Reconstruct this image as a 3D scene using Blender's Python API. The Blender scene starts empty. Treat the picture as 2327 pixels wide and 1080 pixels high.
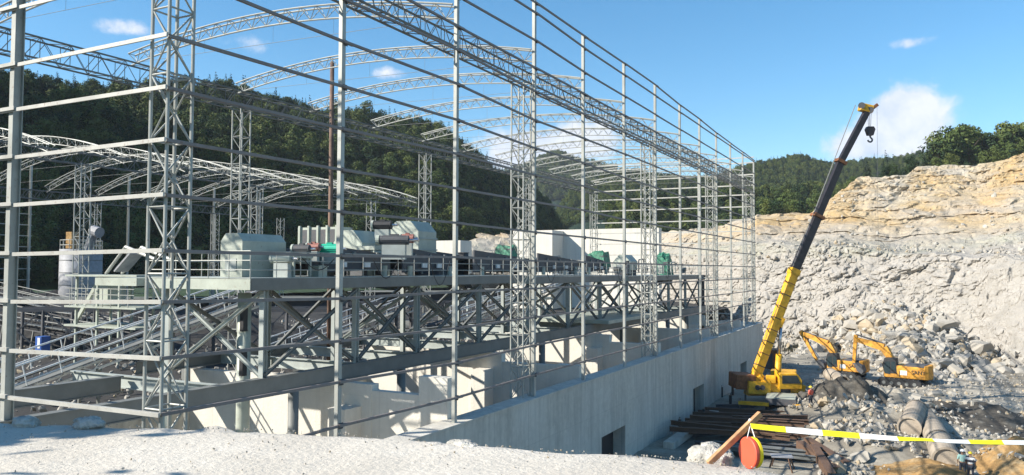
import bpy, bmesh, math, random
import numpy as np
from mathutils import Vector, Matrix, noise, Euler
random.seed(7); np.random.seed(7)
SC = bpy.context.scene; COL = SC.collection
A = 18.0                                  # metres: distance from the camera to the long hall wall
# ------------------------------------------------------------------ camera
F, YAW, PIT, ROL = 1766.6, math.radians(27.455), math.radians(2.37), math.radians(-0.19)
fw = Vector((-math.sin(YAW)*math.cos(PIT), math.cos(YAW)*math.cos(PIT), math.sin(PIT)))
rt0 = Vector((math.cos(YAW), math.sin(YAW), 0)); up0 = rt0.cross(fw)
rt = rt0*math.cos(ROL) - up0*math.sin(ROL); up = rt0*math.sin(ROL) + up0*math.cos(ROL)
cam_d = bpy.data.cameras.new('camera'); cam = bpy.data.objects.new('camera', cam_d); COL.objects.link(cam)
cam.matrix_world = Matrix(((rt.x, up.x, -fw.x, 0), (rt.y, up.y, -fw.y, 0), (rt.z, up.z, -fw.z, 0), (0, 0, 0, 1)))
cam_d.sensor_width = 36; cam_d.lens = 36*F/2327; cam_d.clip_start = .1; cam_d.clip_end = 6000
SC.camera = cam
def ray(px, py): return fw + rt*((px-1163.5)/F) + up*((540-py)/F)
def at(px, py, D): return ray(px, py)*D
def onz(px, py, z): r = ray(px, py); return r*(z/r.z)
def onX(px, py, X): r = ray(px, py); return r*(X/r.x)
def onY(px, py, Y): r = ray(px, py); return r*(Y/r.y)
# ------------------------------------------------------------------ light
SUN_EL, SUN_TO = math.radians(33), math.radians(48)     # light travels towards +Y turned 48 deg to +X
ldir = Vector((math.sin(SUN_TO)*math.cos(SUN_EL), math.cos(SUN_TO)*math.cos(SUN_EL), -math.sin(SUN_EL)))
sd = bpy.data.lights.new('sun', 'SUN'); sd.energy = 5.0; sd.angle = math.radians(.5); sd.color = (1, .94, .84)
so = bpy.data.objects.new('sun', sd); COL.objects.link(so); so.rotation_euler = ldir.to_track_quat('-Z', 'Y').to_euler()
SC.view_settings.view_transform = 'Standard'; SC.view_settings.look = 'None'
SC.view_settings.exposure = 0.92; SC.view_settings.gamma = 1; SC.view_settings.use_curve_mapping = False
SC.render.engine = 'CYCLES'
W = bpy.data.worlds.new('World'); SC.world = W; W.use_nodes = True
nt = W.node_tree; nt.nodes.clear()
class NT:
    def __init__(s, t): s.t = t
    def n(s, typ, ins=None, **kw):
        nd = s.t.nodes.new(typ)
        for k, v in kw.items(): setattr(nd, k, v)
        for k, v in (ins or {}).items():
            if isinstance(v, bpy.types.NodeSocket): s.t.links.new(v, nd.inputs[k])
            else: nd.inputs[k].default_value = v
        return nd
    def m(s, op, a, b=0., c=0.):
        nd = s.t.nodes.new('ShaderNodeMath'); nd.operation = op
        for i, v in enumerate((a, b, c)):
            if isinstance(v, bpy.types.NodeSocket): s.t.links.new(v, nd.inputs[i])
            else: nd.inputs[i].default_value = v
        return nd.outputs[0]
    def mix(s, f, a, b, mode='MIX'):
        nd = s.t.nodes.new('ShaderNodeMix'); nd.data_type = 'RGBA'; nd.blend_type = mode
        for i, v in ((0, f), (6, a), (7, b)):
            if isinstance(v, bpy.types.NodeSocket): s.t.links.new(v, nd.inputs[i])
            else: nd.inputs[i].default_value = (tuple(v)+(1,))[:4] if i else v
        return nd.outputs[2]
    def ramp(s, f, stops):
        nd = s.t.nodes.new('ShaderNodeValToRGB'); s.t.links.new(f, nd.inputs[0]); e = nd.color_ramp.elements
        while len(e) < len(stops): e.new(.5)
        for el, (p, c) in zip(e, stops):
            el.position = p; el.color = (tuple(c)+(1,))[:4] if hasattr(c, '__len__') else (c, c, c, 1)
        return nd.outputs[0]
    def noise(s, v, scale, detail=4, rough=.55, dist=0.):
        return s.n('ShaderNodeTexNoise', {'Vector': v, 'Scale': scale, 'Detail': detail, 'Roughness': rough, 'Distortion': dist}).outputs['Fac']
w = NT(nt)
sky = w.n('ShaderNodeTexSky', sky_type='NISHITA', sun_disc=False, sun_elevation=SUN_EL, sun_rotation=math.pi+SUN_TO, altitude=400, air_density=1.0, dust_density=.5, ozone_density=3.0)
tc = w.n('ShaderNodeTexCoord'); dirv = tc.outputs['Generated']
skyc = w.n('ShaderNodeHueSaturation', {'Saturation': 1.27, 'Value': 1.0, 'Hue': .49, 'Color': sky.outputs[0]}).outputs[0]
nz = w.noise(dirv, 9, 8, .6, .3); nz2 = w.noise(dirv, 3.2, 5, .55)
mask = None
for (px, py, rx, ry, st) in [(2050, 280, 85, 90, .95), (1975, 328, 85, 45, .9), (1210, 345, 150, 70, .9), (1330, 320, 110, 60, .8), (280, 62, 85, 26, .5), (560, 92, 100, 36, .42), (888, 170, 62, 24, .62), (2062, 98, 58, 18, .55), (1620, 240, 70, 14, .25), (1040, 330, 60, 30, .4), (520, 70, 40, 16, .3)]:
    c = ray(px, py).normalized(); r_ = rt*(F/rx); u_ = up*(F/ry)
    d = w.n('ShaderNodeVectorMath', {0: dirv, 1: c}, operation='SUBTRACT').outputs[0]
    a_ = w.n('ShaderNodeVectorMath', {0: d, 1: r_}, operation='DOT_PRODUCT').outputs['Value']
    b_ = w.n('ShaderNodeVectorMath', {0: d, 1: u_}, operation='DOT_PRODUCT').outputs['Value']
    f_ = w.n('ShaderNodeVectorMath', {0: d, 1: fw*2.}, operation='DOT_PRODUCT').outputs['Value']
    rr = w.m('ADD', w.m('ADD', w.m('MULTIPLY', a_, a_), w.m('MULTIPLY', b_, b_)), w.m('MULTIPLY', f_, f_))
    g = w.m('MULTIPLY', w.m('POWER', 2.718, w.m('MULTIPLY', rr, -1.1)), st)
    mask = g if mask is None else w.m('MAXIMUM', mask, g)
nzc = w.noise(dirv, 26, 7, .62, .2)
tex = w.m('ADD', w.m('MULTIPLY', nz, .62), w.m('MULTIPLY', nzc, .78))
cl = w.n('ShaderNodeMapRange', {'Value': w.m('ADD', w.m('MULTIPLY', mask, 1.0), w.m('SUBTRACT', tex, 1.06)), 'From Min': -.06, 'From Max': .30}, interpolation_type='SMOOTHSTEP').outputs[0]
shade = w.ramp(nzc, [(.3, (.60, .70, .90)), (.65, (.92, .94, 1.0))])
cloudcol = w.n('ShaderNodeVectorMath', {0: shade, 3: 5.6}, operation='SCALE')
bgc = w.mix(w.m('MULTIPLY', cl, .93), skyc, cloudcol.outputs[0])
bg = w.n('ShaderNodeBackground', {'Color': bgc, 'Strength': .104})
nt.links.new(bg.outputs[0], w.n('ShaderNodeOutputWorld').inputs[0])
# ------------------------------------------------------------------ materials
MATS = {}
def mat(name, col=(.5, .5, .5), rough=.6, metal=0., var=.12, scale=3., bump=.0, bscale=20., fn=None, spec=.5):
    m = bpy.data.materials.new(name); m.use_nodes = True; t = NT(m.node_tree); b = m.node_tree.nodes['Principled BSDF']
    b.inputs['Roughness'].default_value = rough; b.inputs['Metallic'].default_value = metal
    b.inputs['Specular IOR Level'].default_value = spec
    v = t.n('ShaderNodeTexCoord').outputs['Object']
    if fn: c = fn(t, v, b)
    else:
        n_ = t.noise(v, scale, 6, .6)
        lo = tuple(x*(1-var*1.6) for x in col); hi = tuple(min(1, x*(1+var)) for x in col)
        c = t.ramp(n_, [(.32, lo), (.68, hi)])
    if c is not None: t.t.links.new(c, b.inputs['Base Color'])
    if bump: t.t.links.new(t.n('ShaderNodeBump', {'Height': t.noise(v, bscale, 5, .65), 'Strength': bump, 'Distance': .1}).outputs[0], b.inputs['Normal'])
    MATS[name] = m; return m
def geo(t): return t.n('ShaderNodeNewGeometry').outputs['Position']
def f_steel(c0, rust=.0):
    def fn(t, v, b):
        p = geo(t); n1 = t.noise(p, .9, 6, .65); n2 = t.noise(p, 7, 5, .7)
        c = t.ramp(n1, [(.3, tuple(x*.78 for x in c0)), (.7, tuple(min(1, x*1.12) for x in c0))])
        if rust: c = t.mix(t.ramp(n2, [(.62-rust, 0.), (.72, .75)]), c, (.19, .10, .06))
        return c
    return fn
mat('steel_pale', rough=.5, fn=f_steel((.37, .375, .34), .02), metal=.1)
mat('steel_girt', rough=.5, fn=f_steel((.44, .43, .39), .04), metal=.1)
mat('steel_girt_shaded', rough=.6, fn=f_steel((.22, .19, .175), .05))  # girt steel made browner and darker for the wall's shaded side faces
mat('steel_grey', rough=.6, fn=f_steel((.165, .17, .16)))  # pale steel darkened for trusses in shade; plain grey on other parts
mat('steel_deck', rough=.6, fn=f_steel((.36, .39, .365)))
mat('steel_dark', rough=.7, fn=f_steel((.075, .078, .085), .05))
mat('rust_steel', rough=.8, fn=f_steel((.12, .07, .045), .05))
def f_conc(t, v, b):
    p = geo(t); s = t.n('ShaderNodeSeparateXYZ', {0: p})
    n1 = t.noise(p, .22, 5, .6); n2 = t.noise(p, 2.5, 8, .7)
    st = t.noise(t.n('ShaderNodeVectorMath', {0: p, 1: (2.2, 2.2, .16)}, operation='MULTIPLY').outputs[0], 1., 6, .7)
    c = t.ramp(n2, [(.25, (.44, .415, .36)), (.7, (.60, .565, .49))])
    c = t.mix(t.ramp(st, [(.48, 0.), (.66, .5)]), c, (.27, .255, .23))
    c = t.mix(t.ramp(n1, [(.42, 0.), (.62, .4)]), c, (.62, .60, .55))
    # form joints every 1.8 m and pour lines every 1.5 m
    j = t.m('LESS_THAN', t.m('PINGPONG', t.m('ADD', s.outputs[1], s.outputs[0]), 1.83), .025)
    k = t.m('MULTIPLY', t.m('LESS_THAN', t.m('PINGPONG', s.outputs[2], 1.5), .02), .5)
    st2 = t.noise(t.n('ShaderNodeVectorMath', {0: p, 1: (.7, .7, .07)}, operation='MULTIPLY').outputs[0], 1., 5, .6)
    c = t.mix(t.ramp(st2, [(.5, 0.), (.66, .28)]), c, (.25, .23, .20))
    return t.mix(t.m('MULTIPLY', t.m('MAXIMUM', j, k), .35), c, (.2, .19, .17))
mat('concrete', rough=.9, fn=f_conc, bump=.25, bscale=9, spec=.2)
mat('lit_concrete', rough=.9, fn=lambda t, v, b: t.mix(.5, f_conc(t, v, b), (.74, .70, .62)), bump=.25, bscale=9, spec=.2)  # concrete lightened so the colour carries sunlight on the lit walls
def f_pitground(t, v, b):
    p = geo(t); n0 = t.noise(p, .055, 4, .6); n1 = t.noise(p, .5, 7, .7); n2 = t.noise(p, 4, 7, .75)
    c = t.ramp(n1, [(.3, (.23, .205, .165)), (.5, (.38, .345, .28)), (.75, (.50, .46, .38))])
    c = t.mix(t.ramp(n0, [(.42, 0.), (.56, .75)]), c, (.16, .145, .12))
    return t.mix(t.ramp(n2, [(.35, .35), (.6, 0.)]), c, (.14, .125, .105))
mat('pit_ground', rough=.95, fn=f_pitground, bump=.45, bscale=3.0, spec=.15)
def f_earth(t, v, b):
    p = geo(t); n1 = t.noise(p, .5, 7, .7); n2 = t.noise(p, 3, 6, .7)
    c = t.ramp(n1, [(.3, (.20, .115, .045)), (.5, (.36, .22, .09)), (.7, (.40, .32, .20))])
    return t.mix(t.ramp(n2, [(.35, .6), (.55, 0.)]), c, (.13, .09, .05))
mat('orange_earth', rough=.95, fn=f_earth, bump=.8, bscale=2.5, spec=.15)
def f_road(t, v, b):
    p = geo(t); n1 = t.noise(p, .7, 6, .65); n2 = t.noise(p, 14, 8, .8); n3 = t.noise(p, 60, 4, .8)
    c = t.ramp(n1, [(.3, (.50, .455, .385)), (.65, (.64, .59, .51))])
    c = t.mix(t.ramp(n2, [(.3, .45), (.5, 0.)]), c, (.36, .33, .29))
    return t.mix(t.ramp(n3, [(.3, .5), (.5, 0.)]), c, (.30, .28, .25))
mat('gravel_road', rough=.95, fn=f_road, bump=.35, bscale=18, spec=.15)
def f_cliff(t, v, b):
    p = geo(t); s = t.n('ShaderNodeSeparateXYZ', {0: p})
    n0 = t.noise(p, .03, 5, .6); n1 = t.noise(p, .25, 8, .7)
    strata = t.noise(t.n('ShaderNodeVectorMath', {0: p, 1: (.04, .04, .9)}, operation='MULTIPLY').outputs[0], 1., 5, .6, .3)
    fine = t.noise(p, 1.6, 7, .75)
    white = t.ramp(n1, [(.25, (.25, .235, .21)), (.5, (.36, .335, .295)), (.75, (.46, .43, .385))])
    yel = t.ramp(strata, [(.3, (.32, .21, .10)), (.48, (.45, .33, .17)), (.6, (.40, .27, .125)), (.75, (.44, .38, .27))])
    yel = t.mix(t.ramp(n0, [(.45, 0.), (.6, .7)]), yel, (.46, .42, .34))
    h = t.m('ADD', s.outputs[2], t.m('MULTIPLY', t.m('SUBTRACT', n0, .5), 16.))
    h = t.m('ADD', h, t.m('MULTIPLY', t.m('SUBTRACT', n1, .5), 5.))
    f = t.n('ShaderNodeMapRange', {'Value': h, 'From Min': 5.6, 'From Max': 9.5}).outputs[0]
    c = t.mix(f, white, yel)
    grn = t.n('ShaderNodeMapRange', {'Value': t.m('ABSOLUTE', t.m('SUBTRACT', h, 5.2)), 'From Min': 2.4, 'From Max': .4}).outputs[0]
    c = t.mix(t.m('MULTIPLY', grn, t.ramp(n1, [(.4, .1), (.6, .8)])), c, (.33, .33, .25))
    c = t.mix(t.ramp(fine, [(.30, .75), (.46, 0.)]), c, (.20, .17, .14))
    wv = t.n('ShaderNodeVectorMath', {0: p, 1: t.n('ShaderNodeVectorMath', {0: t.n('ShaderNodeTexNoise', {'Vector': p, 'Scale': .6, 'Detail': 4.}).outputs['Color'], 3: 1.6}, operation='SCALE').outputs[0]}, operation='ADD').outputs[0]
    vo = t.n('ShaderNodeTexVoronoi', {'Vector': t.n('ShaderNodeVectorMath', {0: wv, 1: (.5, .5, .9)}, operation='MULTIPLY').outputs[0], 'Scale': 1.1}, feature='DISTANCE_TO_EDGE').outputs['Distance']
    vo2 = t.n('ShaderNodeTexVoronoi', {'Vector': t.n('ShaderNodeVectorMath', {0: wv, 1: (.5, .5, .9)}, operation='MULTIPLY').outputs[0], 'Scale': 3.1}, feature='DISTANCE_TO_EDGE').outputs['Distance']
    c = t.mix(t.m('MULTIPLY', t.ramp(vo, [(.0, 1.), (.06, 0.)]), t.ramp(n1, [(.42, .0), (.6, .8)])), c, (.16, .14, .12))
    c = t.mix(t.m('MULTIPLY', t.ramp(vo2, [(.0, .8), (.07, 0.)]), t.ramp(n0, [(.4, .1), (.6, .6)])), c, (.20, .18, .15))
    patch = t.noise(p, .09, 4, .6)
    c = t.mix(t.ramp(patch, [(.45, 0.), (.6, .5)]), c, (.36, .335, .30))
    bmp = t.n('ShaderNodeBump', {'Height': t.m('ADD', fine, t.m('MULTIPLY', strata, 1.2)), 'Strength': .55, 'Distance': .5})
    t.t.links.new(bmp.outputs[0], b.inputs['Normal'])
    return c
mat('quarry_rock', rough=.95, fn=f_cliff, spec=.15)
def f_rub(t, v, b):
    r = t.n('ShaderNodeObjectInfo').outputs['Random']; p = geo(t); n1 = t.noise(p, .6, 6, .7); n2 = t.noise(p, 4, 6, .7)
    c = t.ramp(n1, [(.3, (.27, .255, .225)), (.55, (.41, .385, .34)), (.75, (.50, .47, .42))])
    c = t.mix(t.ramp(n2, [(.3, .5), (.5, 0.)]), c, (.28, .26, .22))
    isl = t.n('ShaderNodeNewGeometry').outputs['Random Per Island']
    c = t.mix(t.m('MULTIPLY', isl, .55), c, (.27, .25, .215)); c = t.mix(t.m('MULTIPLY', t.m('GREATER_THAN', isl, .86), .6), c, (.42, .31, .17))
    return t.mix(t.m('MULTIPLY', r, .35), c, (.36, .32, .26))
mat('boulder', rough=.95, fn=f_rub, bump=.4, bscale=3, spec=.15)
mat('pale_rock', (.50, .48, .43), .95, var=.25, scale=6, bump=.8, bscale=9, spec=.15)
def f_leaf(c1, c2, c3):
    def fn(t, v, b):
        r = t.n('ShaderNodeObjectInfo').outputs['Random']; n = t.noise(v, .5, 4, .6); w_ = t.n('ShaderNodeNewGeometry').outputs['Random Per Island']
        c = t.mix(n, c1, c2); c = t.mix(t.m('MULTIPLY', r, .7), c, c3)
        return t.mix(t.m('MULTIPLY', w_, .3), c, tuple(x*1.3 for x in c2))
    return fn
mat('leaf_broad', rough=.8, fn=f_leaf((.026, .048, .013), (.060, .095, .022), (.14, .15, .035)), spec=.25)
mat('leaf_dark', rough=.8, fn=f_leaf((.014, .030, .011), (.028, .050, .018), (.022, .044, .020)), spec=.2)
mat('bark', (.10, .075, .055), .9, var=.3)
def f_hill(t, v, b):
    p = geo(t); n1 = t.noise(p, .05, 6, .65); n2 = t.noise(p, .4, 6, .7)
    c = t.ramp(n1, [(.3, (.018, .034, .012)), (.55, (.035, .06, .018)), (.75, (.06, .075, .028))])
    return t.mix(t.ramp(n2, [(.35, .7), (.55, 0.)]), c, (.012, .02, .009))
mat('hill_ground', rough=.95, fn=f_hill, bump=1., bscale=.35, spec=.1)
def f_far(t, v, b):
    p = geo(t); n1 = t.noise(p, .012, 6, .65); n2 = t.noise(p, .12, 6, .75)
    c = t.ramp(n1, [(.3, (.014, .028, .020)), (.7, (.028, .046, .027))])
    return t.mix(t.ramp(n2, [(.35, .75), (.6, 0.)]), c, (.010, .020, .016))
mat('far_hill', rough=.95, fn=f_far, bump=1., bscale=.12, spec=.1)
mat('yellow_paint', (.72, .37, .012), .5, var=.22, scale=2.2)
mat('excavator_yellow', (.60, .28, .03), .6, var=.35, scale=2.5)
mat('orange_brown', (.22, .085, .03), .7, var=.3)
mat('boom_black', (.028, .022, .024), .5, var=.3)
mat('black', (.02, .02, .022), .6)
mat('rubber', (.03, .03, .03), .9)
mat('chrome', (.45, .45, .46), .25, metal=.9)
mat('glass_dark', (.03, .045, .05), .1)
mat('green_tarp', (.04, .20, .12), .6, var=.35, scale=4, bump=.6, bscale=3)
mat('teal_motor', (.02, .42, .27), .5)
mat('red_motor', (.33, .14, .11), .6)
mat('machine_pale', rough=.5, fn=f_steel((.40, .43, .365), .02))
mat('white_paint', (.72, .73, .72), .5)
mat('wood', (.50, .27, .13), .7, var=.25, scale=9)
mat('pole_brown', (.17, .105, .075), .8, var=.3, scale=1.5)
mat('disc_red', (.72, .10, .05), .5, var=.05)
mat('disc_yellow', (.90, .66, .01), .5, var=.05)
mat('string', (.8, .78, .74), .8)
mat('concrete_pipe', (.36, .305, .24), .9, var=.22, scale=.9, bump=.3, bscale=6, spec=.2)
mat('silo_grey', (.26, .265, .28), .6)
mat('belt', (.03, .03, .032), .8)
mat('skin', (.35, .2, .13), .6); mat('shirt_teal', (.30, .48, .44), .9); mat('trousers', (.03, .035, .05), .9)
mat('helmet_white', (.8, .8, .78), .4); mat('helmet_yellow', (.8, .6, .03), .4)
mat('soil_shaded', rough=.95, fn=lambda t, v, b: t.ramp(t.noise(geo(t), .8, 7, .75), [(.3, (.010, .010, .011)), (.58, (.028, .026, .024)), (.74, (.11, .10, .09))]), bump=.8, bscale=2)  # near-black soil colour with the yard's shade painted in
def f_stripe(t, v, b):
    s = t.n('ShaderNodeSeparateXYZ', {0: v}); k = t.m('GREATER_THAN', t.m('SINE', t.m('MULTIPLY', s.outputs[2], 22.)), 0.)
    return t.mix(k, (.75, .73, .7), (.05, .05, .07))
mat('striped_shirt', rough=.9, fn=f_stripe)
def f_tape(t, v, b):
    uv = t.n('ShaderNodeUVMap').outputs[0]; s = t.n('ShaderNodeSeparateXYZ', {0: uv})
    k = t.m('GREATER_THAN', t.m('SINE', t.m('MULTIPLY', s.outputs[0], 2*math.pi/.58)), 0.)
    return t.mix(k, (.82, .80, .76), (.86, .80, .02))
mat('warning_tape', rough=.5, fn=f_tape)
# ------------------------------------------------------------------ mesh helpers
class MB:
    def __init__(s): s.v = []; s.f = []
    def poly(s, pts, faces):
        o = len(s.v); s.v += [tuple(p) for p in pts]; s.f += [tuple(i+o for i in f) for f in faces]; return s
    def box(s, c, d, R=None):
        c = Vector(c); pts = []
        for x in (-.5, .5):
            for y in (-.5, .5):
                for z in (-.5, .5):
                    q = Vector((x*d[0], y*d[1], z*d[2])); pts.append(c+(R @ q if R else q))
        return s.poly(pts, [(0, 1, 3, 2), (4, 6, 7, 5), (0, 4, 5, 1), (2, 3, 7, 6), (0, 2, 6, 4), (1, 5, 7, 3)])
    def bb(s, a, b): return s.box([(a[i]+b[i])/2 for i in range(3)], [abs(b[i]-a[i]) for i in range(3)])
    def frame(s, a, b, upv=None):
        d = (b-a).normalized(); u = Vector(upv or (0, 0, 1))
        if abs(d.dot(u)) > .98: u = Vector((0, 1, 0))
        x = d.cross(u).normalized(); return d, x, x.cross(d)
    def bar(s, a, b, wd, h, upv=None, wd2=None, h2=None):
        a = Vector(a); b = Vector(b); d, x, y = s.frame(a, b, upv); wd2 = wd2 or wd; h2 = h2 or h
        pts = [p+x*(sx*W_/2)+y*(sy*H_/2) for p, W_, H_ in ((a, wd, h), (b, wd2, h2)) for sx, sy in ((-1, -1), (1, -1), (1, 1), (-1, 1))]
        return s.poly(pts, [(3, 2, 1, 0), (4, 5, 6, 7), (0, 1, 5, 4), (1, 2, 6, 5), (2, 3, 7, 6), (3, 0, 4, 7)])
    def ibeam(s, a, b, wd, h, tk=.04, upv=None):
        a = Vector(a); b = Vector(b); d, x, y = s.frame(a, b, upv); o = y*(h/2-tk/2)
        s.bar(a+o, b+o, wd, tk, upv); s.bar(a-o, b-o, wd, tk, upv)
        return s.bar(a, b, tk, h-2*tk, upv)
    def tube(s, a, b, r, n=6, r2=None, cap=True):
        a = Vector(a); b = Vector(b); d, x, y = s.frame(a, b); r2 = r if r2 is None else r2
        pts = [p+x*(math.cos(2*math.pi*i/n)*R)+y*(math.sin(2*math.pi*i/n)*R) for p, R in ((a, r), (b, r2)) for i in range(n)]
        f = [(i, (i+1) % n, n+(i+1) % n, n+i) for i in range(n)]
        if cap: f += [tuple(range(n))[::-1], tuple(range(n, 2*n))]
        return s.poly(pts, f)
    def path(s, pts, r, n=6):
        for a, b in zip(pts[:-1], pts[1:]): s.tube(a, b, r, n)
        return s
    def prism(s, prof, axis_o, ex, ey, ez, t0, t1):
        """profile (x,y) in plane ex,ey extruded along ez from t0 to t1"""
        o = Vector(axis_o); n = len(prof)
        pts = [o+ex*p[0]+ey*p[1]+ez*t for t in (t0, t1) for p in prof]
        return s.poly(pts, [(i, (i+1) % n, n+(i+1) % n, n+i) for i in range(n)]+[tuple(range(n))[::-1], tuple(range(n, 2*n))])
    def build(s, name, m, parent=None, smooth=False, label=None, bevel=0):
        me = bpy.data.meshes.new(name); me.from_pydata(s.v, [], s.f)
        bm = bmesh.new(); bm.from_mesh(me); bmesh.ops.recalc_face_normals(bm, faces=bm.faces)
        if bevel: bmesh.ops.bevel(bm, geom=bm.edges[:], offset=bevel, segments=1, affect='EDGES')
        bm.to_mesh(me); bm.free()
        if smooth: me.polygons.foreach_set('use_smooth', [True]*len(me.polygons))
        me.materials.append(MATS[m] if isinstance(m, str) else m)
        o = bpy.data.objects.new(name, me); COL.objects.link(o)
        if parent: o.parent = parent; o.matrix_parent_inverse = parent.matrix_basis.inverted() if parent.type == 'EMPTY' and not parent.parent else Matrix()
        if label: o['label'] = label
        return o
def tag(o, label=None, cat=None, group=None, kind=None):
    for k, v in (('label', label), ('category', cat), ('group', group), ('kind', kind)):
        if v: o[k] = v
    return o
def thing(name, label, cat, loc=(0, 0, 0), rz=0., group=None):
    e = bpy.data.objects.new(name, None); COL.objects.link(e); e.location = loc; e.rotation_euler = (0, 0, rz)
    e.empty_display_size = .2; e.matrix_basis  # local children are modelled in local space when loc is used
    return tag(e, label, cat, group)
def part(mb, name, m, parent, local=False, **k):
    o = mb.build(name, m, parent, **k)
    if parent and not local:
        pm = Matrix.Translation(parent.location) @ parent.rotation_euler.to_matrix().to_4x4() if parent.type == 'EMPTY' else Matrix()
        o.matrix_parent_inverse = pm.inverted()
    elif parent: o.matrix_parent_inverse = Matrix()
    return o
def group_part(name, parent):
    """an empty second-level part that only gathers sub-parts"""
    e = bpy.data.objects.new(name, None); COL.objects.link(e); e.parent = parent; e.empty_display_size = .1
    e.matrix_parent_inverse = (Matrix.Translation(parent.location)).inverted(); return e
def copy_tree(o, parent=None):
    c = o.copy(); COL.objects.link(c)
    if parent: c.parent = parent
    for ch in o.children: copy_tree(ch, c)
    return c
def V(x, y, z): return Vector((x, y, z))
# ------------------------------------------------------------------ sheets: hills, cliff, ground
def sheet(name, rows, nu, nv, m, disp=None, smooth=True, wt=None):
    """rows: list of curves (each a list of points); resample to a nu x nv grid and displace"""
    def resamp(P, n):
        P = np.array([tuple(p) for p in P], float)
        D_ = np.linalg.norm(np.diff(P, axis=0), axis=1)*(np.array(wt) if wt else 1.); L = np.concatenate([[0], np.cumsum(D_)]); L /= L[-1]
        t = np.linspace(0, 1, n); return np.stack([np.interp(t, L, P[:, i]) for i in range(3)], 1)
    def resampk(P, n):
        P = np.array([tuple(p) for p in P], float); k = np.linspace(0, 1, len(P))
        t = np.linspace(0, 1, n); return np.stack([np.interp(t, k, P[:, i]) for i in range(3)], 1)
    R = [resampk(r, nu) for r in rows]; G = np.zeros((nv, nu, 3))
    for j in range(nu): G[:, j] = resamp([r[j] for r in R], nv)
    if disp:
        for i in range(nv):
            for j in range(nu):
                G[i, j] += disp(Vector(G[i, j]), i/(nv-1), j/(nu-1))
    v = G.reshape(-1, 3); f = [(i*nu+j, i*nu+j+1, (i+1)*nu+j+1, (i+1)*nu+j) for i in range(nv-1) for j in range(nu-1)]
    me = bpy.data.meshes.new(name); me.from_pydata(v.tolist(), [], f)
    if smooth: me.polygons.foreach_set('use_smooth', [True]*len(f))
    me.materials.append(MATS[m]); o = bpy.data.objects.new(name, me); COL.objects.link(o); o['kind'] = 'structure'
    return o, G
def fb(p, s, o=4): return noise.fractal(p*s, 1., 2., o)
def sample(G, a, b):
    nv, nu = G.shape[:2]; i = a*(nv-1); j = b*(nu-1); i0 = min(int(i), nv-2); j0 = min(int(j), nu-2); u = i-i0; t = j-j0
    return (G[i0, j0]*(1-u)*(1-t)+G[i0+1, j0]*u*(1-t)+G[i0, j0+1]*(1-u)*t+G[i0+1, j0+1]*u*t)
FL = -.72*A          # pit floor
YL = -.42*A          # mill yard
# far ground to the horizon
g = MB().poly([(-3000, -1500, FL-3), (3000, -1500, FL-3), (3000, 4000, FL-3), (-3000, 4000, FL-3)], [(0, 1, 2, 3)]).build('ground', 'hill_ground'); g['kind'] = 'structure'
def ring(c): return [at(*q) for q in c]
# left wooded hill: rows from its foot to its ridge, then down the back
foot = [V(-75, -110, YL-1), V(-110, -60, YL-1), V(-128, 0, YL-1), V(-132, 45, YL-1), at(60, 660, 128), at(300, 655, 140), at(500, 640, 150), at(700, 620, 165), at(900, 600, 185), at(1050, 590, 215), at(1140, 585, 240), at(1220, 580, 270), at(1300, 575, 300)]
ridge = [V(-190, -160, 60), V(-215, -80, 88), V(-235, 0, 100), V(-215, 60, 90), at(0, 186, 265), at(160, 206, 270), at(360, 226, 275), at(560, 262, 280), at(740, 284, 290), at(900, 300, 300), at(985, 322, 310), at(1060, 380, 330), at(1170, 430, 345)]  # leading points lie out of view, extended high to cast shade
mid = [f.lerp(r, .5)+V(0, 0, 6) for f, r in zip(foot, ridge)]
back = [r+(r.xy.normalized()*90).to_3d()-V(0, 0, 60) for r in ridge]
def d_hill(p, a, b): n_ = fb(p, .018, 4)*7*min(1, a*4); return np.array((n_*.4, -n_*.4, n_))
HL, GL = sheet('hillside', [foot, mid, ridge, back], 150, 60, 'hill_ground', d_hill)
# middle and far hills
def far_hill(name, sk, D, base, back_drop, m='far_hill', nu=140, amp=6, ff=.62):
    top = [at(px, py, D) for px, py in sk]; ft = [at(px, base, D*ff) for px, py in sk]
    bk = [t+(t.xy.normalized()*D*.3).to_3d()-V(0, 0, back_drop) for t in top]
    return sheet(name, [ft, [f.lerp(t, .55)-V(0, 0, D*.015) for f, t in zip(ft, top)], top, bk], nu, 46, m, lambda p, a, b: np.array((0, 0, fb(p, .012, 6)*amp*min(1, a*3))))
HF, GF = far_hill('far_peak', [(900, 420), (1080, 410), (1180, 385), (1225, 362), (1268, 351), (1320, 366), (1400, 384), (1480, 392), (1600, 400), (1700, 402), (1800, 400)], 900, 560, 120)
HN, GN_ = far_hill('middle_hill', [(1240, 500), (1300, 440), (1360, 408), (1400, 394), (1450, 393), (1500, 409), (1560, 416), (1620, 414), (1680, 392), (1740, 378), (1790, 367), (1815, 362), (1850, 375), (1895, 385), (1960, 378), (2040, 366), (2100, 352), (2200, 330), (2330, 325), (2500, 320)], 520, 560, 70, amp=4)
HM, GM = far_hill('wooded_slope', [(1380, 490), (1450, 475), (1540, 462), (1640, 450), (1720, 447), (1780, 452), (1830, 447), (1880, 442), (1950, 440), (2050, 415), (2150, 400), (2300, 390), (2450, 385)], 300, 560, 30, 'hill_ground', amp=3, ff=.86)
# quarry cliff
def blocky(p, s, amp):
    q = Vector((p.x*s, p.y*s, p.z*s*1.7)); d_, pts = noise.voronoi(q); c = pts[0]
    h = noise.cell(c*7.3); e = min(1, (d_[1]-d_[0])*5); return amp*(h*e-.35*(1-e))
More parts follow.
